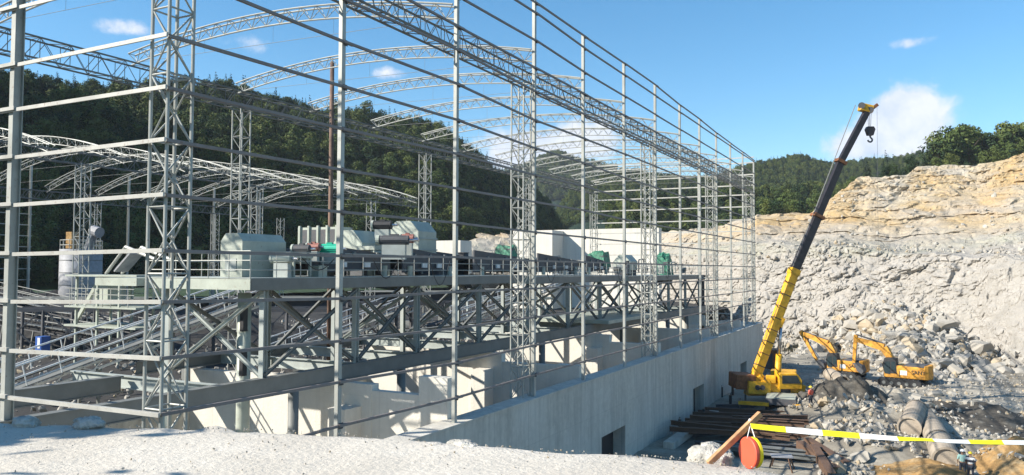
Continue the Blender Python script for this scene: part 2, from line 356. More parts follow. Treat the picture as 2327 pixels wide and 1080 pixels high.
# each: px, toe(y,D), wall top(y,D), bench inner(y,D), upper mid(y,D), skyline(y,D)
QC = [(1440, (640, 215), (585, 222), (575, 227), (545, 232), (532, 236)),
      (1540, (700, 188), (575, 195), (565, 202), (540, 209), (526, 214)),
      (1650, (742, 160), (562, 170), (552, 178), (528, 188), (512, 196)),
      (1720, (765, 146), (552, 157), (542, 165), (508, 176), (487, 184)),
      (1840, (772, 138), (556, 150), (546, 158), (512, 170), (484, 180)),
      (1900, (775, 133), (560, 146), (550, 153), (500, 168), (442, 182)),
      (1950, (780, 130), (564, 143), (552, 151), (490, 168), (404, 186)),
      (2060, (795, 124), (572, 137), (560, 146), (488, 162), (398, 184)),
      (2085, (800, 122), (574, 135), (562, 144), (486, 161), (378, 186)),
      (2220, (820, 112), (582, 126), (570, 134), (490, 154), (378, 182)),
      (2300, (850, 102), (588, 117), (576, 126), (492, 146), (358, 178)),
      (2400, (900, 92), (592, 108), (580, 118), (494, 140), (338, 176)),
      (2600, (1000, 78), (600, 95), (588, 106), (500, 130), (320, 170)),
      (2900, (1100, 62), (610, 80), (600, 92), (520, 118), (330, 158))]
crow = [[at(c[0], *c[k]) for c in QC] for k in range(1, 6)]
crow = [[p+V(0, 0, -4) for p in crow[0]]]+crow
crow.append([p+(p.xy.normalized()*14).to_3d() for p in crow[-1]]); crow.append([p+(p.xy.normalized()*80).to_3d()-V(0, 0, 25) for p in crow[-1]])
def d_cliff(p, a, b):
    if a > .93: return np.array((0, 0, fb(p, .05, 4)*1.5))
    z = p.z; k_ = .55+.9*max(0, min(1, .5+1.6*fb(p, .025, 2))); n_ = fb(p, .025, 4)*2.4+(blocky(p, .13, .5)+blocky(p, .42, .42)+blocky(p, 1.0, .26))*k_+fb(p, .5, 3)*.18
    if z > 6: hh = z/1.9+fb(p, .03, 2)*.7; n_ += .9*noise.cell(V(math.floor(hh)*3.3, 0, 0))*(.4+.6*max(0, min(1, .5+2*fb(p, .02, 2))))+blocky(p, .22, .7)
    dr = p.xy.normalized(); return np.array((-dr.x*n_, -dr.y*n_, fb(p, .12, 3)*.6+(.5*blocky(p, .3, .5))))
CL, GC = sheet('quarry_face', crow, 680, 270, 'quarry_rock', d_cliff, smooth=False, wt=[.5, 1.3, .9, 1, .9, .3, .05])
CL['label'] = 'stepped quarry face of pale grey rock below yellow strata'
# small rock outcrop left of the far concrete wall
oc = [(1010, 590, 175), (1050, 585, 172), (1100, 590, 170), (1150, 590, 168), (1200, 590, 170)]
ot = [(1020, 575, 180), (1050, 552, 182), (1100, 532, 184), (1150, 530, 186), (1200, 530, 188)]
def d_oc(p, a, b): n_ = blocky(p, .3, 1.6)+fb(p, .2, 4)*1.6; return np.array((-n_*.5, -n_*.7, n_*.4))
OC, _ = sheet('rock_outcrop', [ring([(x, y+30, d) for x, y, d in oc]), ring(oc), ring(ot), [p+V(-6, 14, -1) for p in ring(ot)], [p+V(-8, 30, -14) for p in ring(ot)]], 70, 40, 'quarry_rock', d_oc, smooth=False)
# pit floor with berms
def gp(px, py, z=FL): return onz(px, py, z)
BERM = [(gp(1940, 935), 6, 1.1), (gp(2040, 930), 6, .8), (gp(1900, 950), 5, 1.3), (gp(2000, 975), 5, .9), (gp(2040, 1050), 4, .6), (gp(1960, 1020), 4, .8), (gp(2250, 945), 6, .6), (gp(2330, 1060), 4, 1.2)]
def hfloor(x, y):
    p = V(x, y, 0); h = FL+fb(p, .12, 4)*.35+fb(p, .6, 3)*.10
    for c, r, k in BERM:
        d2 = ((x-c.x)**2+(y-c.y)**2)/(r*r)
        if d2 < 6: h += k*math.exp(-d2)*(1+.5*fb(p, .5, 3))
    return h
def grid(name, x0, x1, y0, y1, nx, ny, hf, m):
    vs = []; 
    for j in range(ny):
        for i in range(nx):
            x = x0+(x1-x0)*i/(nx-1); y = y0+(y1-y0)*j/(ny-1); vs.append((x, y, hf(x, y)))
    f = [(j*nx+i, j*nx+i+1, (j+1)*nx+i+1, (j+1)*nx+i) for j in range(ny-1) for i in range(nx-1)]
    me = bpy.data.meshes.new(name); me.from_pydata(vs, [], f); me.polygons.foreach_set('use_smooth', [True]*len(f))
    me.materials.append(MATS[m]); o = bpy.data.objects.new(name, me); COL.objects.link(o); o['kind'] = 'structure'; return o
grid('pit_floor', -A+.25, 95, 8, 200, 260, 380, hfloor, 'pit_ground')
# orange earth patches: mounds at the lower right
def mound(name, c, r, h, m, n=60, sq=1.):
    def hf(x, y):
        d = math.hypot((x-c.x)/sq, y-c.y)/r; p = V(x, y, 3)
        return hfloor(x, y)-.35+(h+.35)*max(0, 1-d)**1.2*(1+.35*fb(p, .35, 4))+fb(p, 1., 3)*.18*max(0, 1-d)
    o = grid(name, c.x-r*sq, c.x+r*sq, c.y-r, c.y+r, n, n, hf, m); return o
e1 = mound('earth_mound', gp(2120, 1092), 4.6, .9, 'orange_earth', sq=1.15)
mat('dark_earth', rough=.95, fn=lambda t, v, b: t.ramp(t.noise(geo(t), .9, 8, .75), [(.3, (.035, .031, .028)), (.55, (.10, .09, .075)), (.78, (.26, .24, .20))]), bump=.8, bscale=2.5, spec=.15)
mound('dark_shade_mound', gp(1925, 950), 5.0, .9, 'dark_earth', sq=1.1)  # dark mound whose colour also stands in for shadow on the ground
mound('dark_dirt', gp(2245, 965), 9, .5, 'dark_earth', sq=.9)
e2 = mound('earth_bank', gp(2345, 1085)+V(1, 0, 0), 5.5, 1.6, 'orange_earth')
# mill yard (left of the bins) and its edge
X2 = -1.95*A
yard = grid('yard_ground', -175, X2, -40, 300, 90, 130, lambda x, y: YL+fb(V(x, y, 0), .2, 3)*.25, 'soil_shaded')
# foreground road
edge = [(-900, 940), (-300, 955), (0, 963), (200, 966), (400, 973), (600, 978), (800, 987), (1000, 1009), (1200, 1021), (1400, 1033), (1560, 1045), (1700, 1062), (1790, 1086), (1850, 1150), (1900, 1400)]
ZR = -1.6
ep = [onz(x, y, ZR) for x, y in edge]
rows = [[V(-12, -9, ZR) .lerp(V(3, -9, ZR), i/(len(ep)-1)) for i in range(len(ep))], ep, [p+(p.xy.normalized()*.5).to_3d()-V(0, 0, .35) for p in ep], [p+(p.xy.normalized()*1.2).to_3d()-V(0, 0, 13) for p in ep]]
def d_road(p, a, b):
    n_ = fb(p, .8, 3)*.022+fb(p, 7, 3)*.005
    if p.z < ZR-.1: n_ += fb(p, 1., 3)*.15
    return np.array((0, 0, n_))
RD, _ = sheet('gravel_road', rows, 420, 170, 'gravel_road', d_road)
# ------------------------------------------------------------------ HALL 1
vi = [.795*A]
for i, (px, py) in enumerate([(774, 480), (1036, 480), (1214, 480), (1326, 480), (1419, 480), (1490, 480), (1546, 480), (1591, 500), (1629, 500), (1661, 500), (1689, 500), (1714, 500)]):
    vi.append(onX(px, py, -A).y)
GD = [.7968, .7587, .6755, .60, .533, .449, .3567, .276, .1945, .1105, .026, -.055, -.139, -.2206, -.307]
OBS = {0: {6: 88, 7: 205, 8: 322, 9: 445, 10: 570, 11: 683, 12: 810, 13: 938}, 1: {5: 97, 6: 197, 7: 295, 8: 387, 9: 482, 10: 582, 11: 680, 12: 775, 13: 867, 14: 965},
       2: {4: 112, 5: 190, 6: 270, 7: 348, 8: 428, 9: 506, 10: 583, 11: 663, 12: 747, 13: 827, 14: 905}, 3: {1: 28, 2: 91, 4: 210, 5: 277, 6: 337, 7: 398, 8: 458},
       4: {0: 83, 1: 111, 2: 166, 4: 262, 5: 317, 6: 370, 7: 422, 8: 477}, 5: {0: 144}, 6: {0: 193}, 7: {0: 241}, 8: {0: 273.5}, 9: {0: 306}, 10: {0: 330}, 11: {0: 350}, 12: {0: 369.5}}
def pxof(P):
    x = P.dot(rt); y = P.dot(up); z = P.dot(fw); return 1163.5+F*x/z, 540-F*y/z
def gz(i, g_):
    base = GD[g_]*A
    if i in OBS and g_ in OBS[i]:
        z = base
        for _ in range(4):
            py = pxof(V(-A, vi[i], z))[1]; d_ = V(-A, vi[i], z).dot(fw); z += (py-OBS[i][g_])*d_/F
        return base*.3+z*.7
    return base
CT = -.376*A           # top of the concrete wall
TOPZ = [gz(i, 0) if i >= 4 else .80*A for i in range(13)]
hall = thing('steel_hall', 'near open steel hall frame with tall posts and arched trusses on the concrete wall', 'steel frame')
for i in range(1, 13):
    p = MB(); y = vi[i]
    p.ibeam((-A-.02, y, CT), (-A-.02, y, TOPZ[i]+.12), .17, .18, .02, (1, 0, 0))
    p.box((-A-.02, y, CT+.02), (.42, .42, .04)); p.bar((-A-.02, y-.09, CT+.05), (-A-.02, y-.09, TOPZ[i]+.1), .155, .012, (0, 1, 0))
    part(p, 'post', 'steel_pale', hall)
for i in range(12):
    for k in range(15):
        z0, z1 = gz(i, k), gz(i+1, k)
        if z0 < CT+.3: continue
        dz = (z1-z0)/(vi[i+1]-vi[i]); e = .45 if i < 11 else .05
        off = .03*(i % 2)
        a = V(-A+.13+off, vi[i]-.1, z0-.1*dz); b = V(-A+.13+off, vi[i+1]+e, z1+e*dz)
        m = MB(); m.bar(a, b, .012, .09); m.bar(a+V(-.04, 0, .042), b+V(-.04, 0, .042), .08, .012); m.bar(a+V(-.04, 0, -.042), b+V(-.04, 0, -.042), .08, .012)
        part(m, 'girt', 'steel_girt_shaded', hall)
        if 0 < i < 6: part(MB().bb((-A+.085, vi[i]-.07, z0-.12), (-A+.097, vi[i]+.16, z0+.09)).box((-A+.11, vi[i]+.06, z0-.1), (.05, .05, .03)), 'cleat', 'steel_dark', hall)
# gable posts and girts (near end and far end)
LP = {6: 150, 7: 250, 8: 360, 9: 468, 10: 580, 11: 690, 12: 802, 13: 908}
for gx in (1.389, 1.78):
    part(MB().ibeam((-gx*A, vi[0], FL), (-gx*A, vi[0], .80*A), .22, .30, .025, (0, 1, 0)), 'gable_post', 'steel_grey' if gx > 9 else 'steel_pale', hall)
for k in range(1, 14):
    z0 = gz(0, k); xg = -1.389*A
    if k in LP:
        q = onY(33-.002*LP[k], LP[k], vi[0]-.2); z1 = q.z*.8+z0*.2
    else: z1 = z0+.02
    s = (z1-z0)/(xg+A)
    for a_, b_, o_ in ((-A+.16, xg-.55, 0), (xg+.35, -1.78*A-.3, .05), (-1.78*A+.3, -2.2*A, 0)):
        za = z0+s*(a_+A); zb = z0+s*(b_+A)
        if b_ < xg-1: za = z1+.0; zb = z1-.03
        m = MB(); yy = vi[0]-.2-o_
        m.bar((a_, yy, za+o_*.8), (b_, yy, zb+o_*.8), .05, .10); m.bar((a_, yy+.03, za+.055+o_*.8), (b_, yy+.03, zb+.055+o_*.8), .10, .018)
        part(m, 'gable_girt', 'steel_girt', hall)
ye = vi[12]
for gx in (1.39, 1.79):
    part(MB().ibeam((-gx*A, ye, CT if gx < 1.5 else YL), (-gx*A, ye, .78*A), .2, .22, .02, (0, 1, 0)), 'gable_post', 'steel_pale', hall)
for k in range(0, 15):
    part(MB().bar((-A, ye+.16, GD[k]*A), (-2.2*A, ye+.16, GD[k]*A+.05), .06, .14), 'gable_girt', 'steel_girt', hall)
def lattice(parent, P0, P1, u, v_, nseg, rl, rb, fine=False, name='lattice_column', mt='steel_pale'):
    """four chords joined by zig-zag lacing; u, v_ half-widths of the section"""
    P0 = Vector(P0); P1 = Vector(P1); root = None; cs = [(-1, -1), (1, -1), (1, 1), (-1, 1)]
    off = [u*a+v_*b for a, b in cs]
    lac = MB()
    ax = P1-P0
    horizontals = MB()
    first = True
    for o in off:
        c = MB().tube(P0+o, P1+o, rl, 8 if fine else 6)
        if first: root = part(c, name, mt, parent); first = False
        else: part(c, 'chord', mt, root, local=True)
    for fi in range(4):
        a, b = off[fi], off[(fi+1) % 4]
        for s in range(nseg):
            p, q = P0+ax*(s/nseg), P0+ax*((s+1)/nseg)
            s0, s1 = (a, b) if (s+fi) % 2 == 0 else (b, a)
            if fine: part(MB().tube(p+s0, q+s1, rb, 6), 'brace', mt, root, local=True)
            else: lac.tube(p+s0, q+s1, rb, 4, cap=False)
            if s % 2 == 0:
                if fine: part(MB().tube(p+a, p+b, rb, 6), 'brace', mt, root, local=True)
                else: lac.tube(p+a, p+b, rb, 4, cap=False)
    if not fine:
        l = part(lac, 'lacing', mt, root, local=True); l['kind'] = 'stuff'
    return root
TZ0, TZ1 = .553*A, .612*A
# row of lattice columns on the long wall
lattice(hall, (-A-.38, vi[0]+.42, FL), (-A-.38, vi[0]+.42, TZ1+3.5), V(.34, 0, 0), V(0, .40, 0), 30, .05, .027, fine=True)
for i in (3, 6, 9, 12):
    y = vi[i]+(-.35 if i == 3 else -.2)
    lattice(hall, (-A-.62, y, CT), (-A-.62, y, TZ0), V(.36, 0, 0), V(0, .42, 0), 20, .05, .025)
for i in (0, 3, 6, 9, 12):
    if i: lattice(hall, (-2.2*A, vi[i], YL), (-2.2*A, vi[i], .585*A), V(.38, 0, 0), V(0, .42, 0), 20, .05, .025)
# longitudinal trusses, their shade put in by the darker grey
lattice(hall, (-A-.62, vi[0]-.3, (TZ0+TZ1)/2), (-A-.62, vi[12]+.3, (TZ0+TZ1)/2), V(.42, 0, 0), V(0, 0, .5), 110, .05, .022, name='eave_truss', mt='steel_grey')
lattice(hall, (-2.2*A, vi[0]-.3, .618*A), (-2.2*A, vi[12]+.3, .618*A), V(.42, 0, 0), V(0, 0, .55), 110, .05, .022, name='eave_truss', mt='steel_grey')
def arch(parent, xa, xb, y, z0, rise, depth=.62, wd=.22, n=22, r=.045, skew=0.):
    """triangular arched truss: two upper chords, one lower chord, lacing"""
    P = []
    for k in range(n+1):
        t = k/n; P.append(V(xa+(xb-xa)*t, y, z0+rise*4*t*(1-t)+skew*t))
    rt_ = None
    for off in (V(0, -wd, 0), V(0, wd, 0), V(0, 0, -depth)):
        m = MB().path([p+off for p in P], r, 6)
        if rt_ is None: rt_ = part(m, 'roof_arch', 'steel_pale', parent)
        else: part(m, 'chord', 'steel_pale', rt_, local=True)
    l = MB()
    for k in range(n):
        for s in (-wd, wd):
            l.tube(P[k]+V(0, s, 0), (P[k]+P[k+1])/2-V(0, 0, depth), r*.45, 4, cap=False); l.tube((P[k]+P[k+1])/2-V(0, 0, depth), P[k+1]+V(0, s, 0), r*.45, 4, cap=False)
        l.tube(P[k]+V(0, -wd, 0), P[k]+V(0, wd, 0), r*.45, 4, cap=False)
    part(l, 'lacing', 'steel_pale', rt_, local=True)['kind'] = 'stuff'
    t = MB().tube(P[0]-V(0, 0, .5), P[-1]-V(0, 0, .5), .012, 4)
    for q in (.3, .5, .7): t.tube(P[int(q*n)]-V(0, 0, depth), V(P[int(q*n)].x, y, P[0].z-.5+(P[-1].z-P[0].z)*q), .008, 4)
    part(t, 'tie_rod', 'steel_pale', parent)
for i in range(0, 13): arch(hall, -2.22*A, -A-.1, vi[i], .685*A, .058*A, skew=-.03*A)
# ------------------------------------------------------------------ HALL 2 (far left)
hall2 = thing('steel_hall', 'farther open steel hall on the left with steep arched trusses before the dark hillside', 'steel frame')
bays = [vi[0]+.413*A*k for k in range(13)]
for k in range(4, 13): arch(hall2, -6.0*A, -3.95*A, bays[k], .635*A, .18*A, n=26, r=.05, wd=.3, depth=.8)
lattice(hall2, (-3.95*A, bays[2], .585*A), (-3.95*A, bays[12], .585*A), V(.4, 0, 0), V(0, 0, .55), 90, .05, .022, name='eave_truss', mt='steel_grey')
lattice(hall2, (-6.0*A, bays[3], .565*A), (-6.0*A, bays[12], .565*A), V(.4, 0, 0), V(0, 0, .6), 80, .06, .025, name='eave_truss', mt='steel_grey')
for v_ in (2.62, 3.86, 5.1): lattice(hall2, (-3.95*A, v_*A, YL), (-3.95*A, v_*A, .56*A), V(.45, 0, 0), V(0, .5, 0), 20, .06, .03)
for v_ in (): lattice(hall2, (-4.12*A, v_*A, YL), (-4.12*A, v_*A, .56*A), V(.4, 0, 0), V(0, .45, 0), 20, .06, .03)
for v_ in (4.1, 5.33, 6.2): lattice(hall2, (-6.0*A, v_*A, YL), (-6.0*A, v_*A, .54*A), V(.45, 0, 0), V(0, .5, 0), 20, .06, .03)
for v_ in (2.8, 3.62, 4.47, 5.4, 6.0): part(MB().ibeam((-6.1*A, v_*A, YL), (-6.1*A, v_*A, .80*A), .26, .3, .04, (1, 0, 0)), 'post', 'steel_pale', hall2)
for k in range(10): part(MB().bar((-6.12*A, 2.5*A, (.42-.085*k)*A), (-6.12*A, 3.65*A, (.42-.085*k)*A), .06, .12), 'girt', 'steel_pale', hall2)
for k in range(9): part(MB().tube((-6.0*A, bays[4]+k*.5, (.35+.0*k)*A), (-3.95*A, bays[4]+k*.5, (.35)*A), .01, 4), 'cable', 'steel_grey', hall2) if k == 99 else None
# ------------------------------------------------------------------ concrete bins
bins = thing('concrete_wall', 'long grey concrete basement wall with three dark doorways under the steel posts', 'wall')
XO, XI = -.985*A, -1.035*A
doors = [(2.58*A, 2.83*A), (3.84*A, 4.06*A), (5.0*A, 5.2*A)]; DT = -.585*A
ys = [.55*A]+[y for d in doors for y in d]+[5.80*A]
for k in range(0, len(ys), 2): part(MB().bb((XO, ys[k], FL-.5), (XI, ys[k+1], CT)), 'wall_panel', 'concrete', bins)
for a, b in doors:
    part(MB().bb((XO, a, DT), (XI, b, CT)), 'lintel', 'concrete', bins)
    part(MB().bb((XI+.02, a-.3, FL-.4), (XI-.1, b+.3, DT+.3)), 'dark_door_panel', 'black', bins)  # black panel closing each opening stands in for the dark inside
part(MB().bb((XO+.06, .55*A, CT), (XI-.1, 5.82*A, CT+.09)), 'coping', 'concrete', bins)
part(MB().bb((XI-.12, 5.25*A, CT-.3), (-1.33*A, 5.80*A, CT+.085)), 'end_slab', 'concrete', bins)
part(MB().bb((XI, 5.74*A, FL-.5), (-1.95*A, 5.80*A, CT-.31)), 'end_wall', 'concrete', bins)
part(MB().bb((X2+.02, .2*A, FL-.5), (X2-.5, 5.80*A, YL+.05)), 'yard_retaining_wall', 'concrete', bins)
for k, v_ in enumerate((1.65, 2.5, 3.43, 4.4, 5.25)):
    y = v_*A
    x1 = -1.27*A if k % 2 == 0 else -1.34*A
    part(MB().bb((X2-.0, y, FL), (x1, y+.55, -.302*A)), 'cross_wall', 'lit_concrete', bins)
    part(MB().bb((x1, y+.04, FL), (-1.12*A, y+.5, -.318*A-.3*(k > 0))), 'cross_wall', 'lit_concrete', bins)
    part(MB().bb((-1.12*A, y-.05, FL), (XI, y+.58, (-.27 if k == 0 else -.33)*A)), 'pier', 'lit_concrete', bins)
    part(MB().bb((x1-1.6, y-1.2, FL), (x1-.6, y-.003, -.36*A)), 'pier', 'lit_concrete', bins)
part(MB().bb((X2, 1.9*A, FL), (-1.6*A, 1.95*A, -.345*A)), 'cross_wall', 'lit_concrete', bins)
bf = MB().poly([(XI, .3*A, FL+.02), (X2, .3*A, FL+.02), (X2, 5.8*A, FL+.02), (XI, 5.8*A, FL+.02)], [(0, 1, 2, 3)]).build('bin_floor', 'pit_ground'); bf['kind'] = 'structure'
# ------------------------------------------------------------------ platform frame with deck, braces, rails
plat = thing('steel_platform', 'long grey steel platform on braced columns with handrails above the concrete bins', 'platform')
BT, BBt = -.260*A, -.300*A
xb1, xb2 = -1.39*A, -1.72*A
part(MB().ibeam((xb1, .75*A, (BT+BBt)/2), (xb1, 5.78*A, (BT+BBt)/2), .42, BT-BBt, .05), 'main_beam', 'steel_grey', plat)
part(MB().bb((xb1+.16, .8*A, BBt+.06), (xb1+.10, 5.75*A, BT-.06)), 'web_plate', 'steel_grey', plat)
part(MB().ibeam((xb2, .8*A, (BT+BBt)/2), (xb2, 1.25*A, (BT+BBt)/2), .42, BT-BBt, .05), 'main_beam', 'steel_grey', plat)
part(MB().bb((xb2+.16, .8*A, BBt+.06), (xb2+.10, 1.24*A, BT-.06)), 'web_plate', 'steel_grey', plat)
part(MB().ibeam((-1.93*A, 1.45*A, BT-.3), (-1.93*A, 5.6*A, BT-.3), .4, .65, .05), 'main_beam', 'steel_grey', plat)
cols = [1.385, 1.73, 2.03, 2.42, 2.82, 3.22, 3.62, 4.02, 4.42, 4.82, 5.22, 5.6]
DK = -.022*A
for v_ in (1.25,)+tuple(cols[1:]):
    part(MB().ibeam((xb1-.25, v_*A+.3, BT-.32), (-1.93*A, v_*A+.3, BT-.32), .3, .55, .04), 'cross_beam', 'steel_deck', plat)
for v_ in (1.49, 1.95, 2.52, 2.95, 3.5, 3.95, 4.35, 4.8, 5.25):
    part(MB().tube((xb1, v_*A, FL), (xb1, v_*A, BBt), .24, 14), 'round_column', 'steel_grey', plat, smooth=True)
part(MB().tube((-1.5*A, 1.43*A, FL), (-1.5*A, 1.43*A, DK-.7), .30, 20), 'round_column', 'machine_pale', plat, smooth=True)
part(MB().tube((-1.62*A, 1.3*A, FL), (-1.62*A, 1.3*A, BBt-.3), .26, 16), 'round_column', 'machine_pale', plat, smooth=True)
for zz in (-.125*A, -.235*A): part(MB().bb((-1.5*A+.1, 1.43*A-.36, zz-.55), (-1.5*A+.31, 1.43*A-.1, zz+.5)), 'hatch', 'black', plat)
for x_ in (xb1, xb2):
    for k, v_ in enumerate(cols):
        part(MB().ibeam((x_, v_*A, BT if x_ == xb1 else YL), (x_, v_*A, DK-.55), .26, .26, .025), 'column', 'steel_deck', plat)
for k in range(len(cols)-1):
    a, b = cols[k]*A, cols[k+1]*A
    for x_ in (xb1, xb2):
        zb = BT+.1
        part(MB().ibeam((x_-.05, a, DK-.6), (x_-.05, b, zb), .14, .16, .015), 'brace', 'steel_grey', plat)  # side braces in darker grey, shade put into their colour
        part(MB().ibeam((x_+.08, b, DK-.6), (x_+.08, a, zb), .14, .16, .015), 'brace', 'steel_grey', plat)
for k in range(0, len(cols), 1):
    y = cols[k]*A; zb = BT+.1 if k else BT-.1
    if k in (0, 2, 3, 5, 7, 9):
        part(MB().ibeam((xb1, y-.08, DK-.6), (xb2, y-.08, zb), .16, .16, .015), 'brace', 'steel_deck', plat)
        part(MB().ibeam((xb2, y+.10, DK-.6), (xb1, y+.10, zb), .16, .16, .015), 'brace', 'steel_deck', plat)
# deck in three lengths at slightly different heights, as in the photo
dk = [(1.33, 2.75, 0), (2.80, 3.95, -.12), (4.0, 5.7, -.2)]
for a, b, dz in dk:
    z = DK+dz
    part(MB().ibeam((xb1+.12, a*A, z-.28), (xb1+.12, b*A, z-.28), .22, .5, .03), 'deck_beam', 'steel_grey', plat)
    part(MB().bb((xb1+.22, a*A+.02, z-.03), (xb1+.25, b*A, z-.5)), 'fascia', 'steel_grey', plat)  # side fascia darker than the front one: shade in the colour
    part(MB().ibeam((xb2-.12, a*A, z-.28), (xb2-.12, b*A, z-.28), .22, .5, .03), 'deck_beam', 'steel_grey', plat)
    part(MB().bb((xb1+.24, a*A-.04, z-.04), (xb2-.3, a*A, z-.5)), 'fascia', 'machine_pale', plat)
    part(MB().bb((xb1+.24, a*A, z-.02), (xb2-.3, b*A, z+.02)), 'deck_plate', 'steel_deck', plat)
    n_ = int((b-a)*A/1.5)
    for k in range(n_+1):
        y = a*A+(b-a)*A*k/n_
        for x_ in (xb1+.2, xb2-.25): part(MB().tube((x_, y, z), (x_, y, z+1.15), .024, 6), 'rail_post', 'steel_pale', plat)
    for x_ in (xb1+.2, xb2-.25):
        for h_ in (.35, .75, 1.15): part(MB().tube((x_, a*A, z+h_), (x_, b*A, z+h_), .024, 6), 'handrail', 'steel_pale', plat)
    for h_ in (.35, .75, 1.15): part(MB().tube((xb1+.2, a*A, z+h_), (xb2-.25, a*A, z+h_), .022, 6), 'handrail', 'steel_pale', plat)
    for k in range(1, 5): part(MB().tube((xb1+.2-k*1.25, a*A, z), (xb1+.2-k*1.25, a*A, z+1.15), .022, 6), 'rail_post', 'steel_pale', plat)
# front extension of the deck towards the left
part(MB().bb((xb2-.31, 1.30*A, DK-.04), (-1.9*A, 1.42*A, DK-.4)), 'side_walkway', 'machine_pale', plat)
# far gallery bracket at the platform's end
part(MB().ibeam((xb1, 5.72*A, BT), (xb1, 5.72*A, -.02*A-1), .3, .3, .03), 'column', 'steel_dark', plat)
part(MB().bar((xb1, 5.72*A, -.07*A), (xb1, 5.72*A, -.035*A), .3, .3, None, 1.3, 1.3), 'column_head', 'steel_dark', plat)
part(MB().bb((-1.3*A, 3.5*A, BT+.05), (-1.75*A, 4.3*A, BT+.35)), 'loose_beam', 'machine_pale', plat)
# stair behind the corner
# ------------------------------------------------------------------ machines on the platform
def hood(label, x0, x1, y0, y1, z0, z1, ch=.45, m='machine_pale', joint=None, side=None):
    t = thing('machine_hood', label, 'machine', ((x0+x1)/2, y0, z0))
    ex, ey, ez = V(1, 0, 0), V(0, 0, 1), V(0, 1, 0); W_ = abs(x1-x0); xl = min(x0, x1)
    prof = [(0, 0), (W_, 0), (W_, z1-z0-ch), (W_-ch*.9, z1-z0), (ch*.9, z1-z0), (0, z1-z0-ch)]
    part(MB().prism(prof, (xl, 0, z0), ex, ey, ez, y0, y1), 'casing', m, t)
    if joint:
        for zj in joint: part(MB().bb((xl-.06, y0-.06, z0+zj-.05), (xl+W_+.06, y1+.06, z0+zj+.05)), 'flange', 'steel_deck', t)
    part(MB().bb((xl+W_*.25, y0-.03, z0+.25), (xl+W_*.75, y0+.01, z0+(z1-z0)*.42)), 'access_door', 'steel_deck', t)
    part(MB().tube((xl+W_*.5, y0+.4, z1-.05), (xl+W_*.5, y0+.4, z1+.18), .05, 6), 'lifting_eye', 'steel_grey', t)
    part(MB().bb((xl+.1, y0+.2, DK-.3 if z0 > DK else z0-.1), (xl+W_-.1, y1-.1, z0)), 'base', 'steel_dark', t)
    return t
hood('pale green elevator hood with sloped shoulders at the near left end of the platform', -1.555*A, -1.48*A, 1.40*A, 1.55*A, DK+.03, DK+2.0, .35)
hood('pale green machine hood just right of the teal motor', -1.72*A, -1.60*A, 2.02*A, 2.14*A, .02*A, .128*A, .75, joint=[.55])
hood('tallest pale green machine hood on the platform, behind the motor with a round end', -1.74*A, -1.605*A, 2.35*A, 2.47*A, .02*A, .178*A, .7, joint=[.95, 1.7])
def motor(label, c, L, r, m, yaw=0., stand=.5):
    t = thing('electric_motor', label, 'motor', c, yaw)
    part(MB().tube((0, 0, 0), (L, 0, 0), r, 16), 'housing', m, t, local=True, smooth=False)
    fins = part(MB().tube((-.12*L, 0, 0), (0, 0, 0), r*1.12, 16), 'fan_cover', 'machine_pale' if m != 'teal_motor' else m, t, local=True)
    for k in range(8):
        a = k*math.pi/4; part(MB().box((L*.5, math.cos(a)*r, math.sin(a)*r), (L*.8, .03, .03)), 'fin', m, t, local=True)
    part(MB().box((L*.5, 0, r*1.1), (L*.3, r*.8, r*.45)), 'terminal_box', m, t, local=True)
    part(MB().box((L*.5, 0, -r-stand/2), (L*.8, r*1.5, stand)), 'stand', 'steel_deck', t, local=True)
    part(MB().tube((L, 0, 0), (L*1.35, 0, 0), r*.3, 10), 'shaft', 'chrome', t, local=True)
    return t
def on(px, py, D): return at(px, py, D*A)
motor('teal green electric motor on the platform left of the tall pole', on(728, 566, 2.15), 1.0, .24, 'teal_motor', .3)
motor('dull red gearbox motor beside the teal motor', on(700, 562, 2.12), .6, .2, 'red_motor', .3)
motor('grey motor with white round cover behind the handrail, nearest the left hood', on(668, 566, 2.05), .8, .2, 'steel_dark', .3)
motor('grey drive motor on a pale stand inside the near handrail', on(622, 588, 1.95), .9, .2, 'machine_pale', .2, .9)
motor('dark motor with big white ring end in front of the tallest hood', on(863, 546, 2.35), 1.6, .25, 'steel_dark', .4, .8)
motor('reddish gearbox motor against the face of the tallest hood', on(912, 543, 2.42), .7, .25, 'red_motor', .4, .8)
motor('black motor on the highest bracket left of the tallest hood', on(850, 512, 2.6), 1.1, .26, 'black', .3, .5)
sb = thing('steel_hopper', 'pale ribbed steel hopper box behind the brown pole', 'hopper', on(730, 560, 2.75))
P_ = on(738, 548, 2.75)
part(MB().box(P_, (3.4, 1.2, 1.7)), 'body', 'machine_pale', sb)
for k in range(5): part(MB().box(P_+V(-1.5+k*.75, -.66, .1), (.14, .12, 1.7)), 'rib', 'machine_pale', sb)
for k in range(4): part(MB().box(P_+V(-1.12+k*.75, -.607, .25), (.42, .02, .9)), 'opening', 'steel_dark', sb)
def stand_frame(label, x0, x1, y0, y1, z0, z1):
    t = thing('machine_stand', label, 'stand', ((x0+x1)/2, y0, z0))
    for x in (x0, x1):
        for y in (y0, y1): part(MB().box((x, y, (z0+z1)/2), (.1, .1, z1-z0)), 'leg', 'machine_pale', t)
    part(MB().bb((x0-.1, y0-.1, z1), (x1+.1, y1+.1, z1+.22)), 'top', 'machine_pale', t); part(MB().bb((x0, y0-.03, z0+.3), (x1, y0+.03, z0+.38)), 'rail', 'machine_pale', t)
stand_frame('pale welded stand on the deck right of the near hood', -1.47*A, -1.405*A, 1.50*A, 1.56*A, DK+.03, DK+.9)
stand_frame('tall pale stand under the ring-ended motor', -1.62*A, -1.52*A, 1.98*A, 2.06*A, DK+.03, DK+1.5)
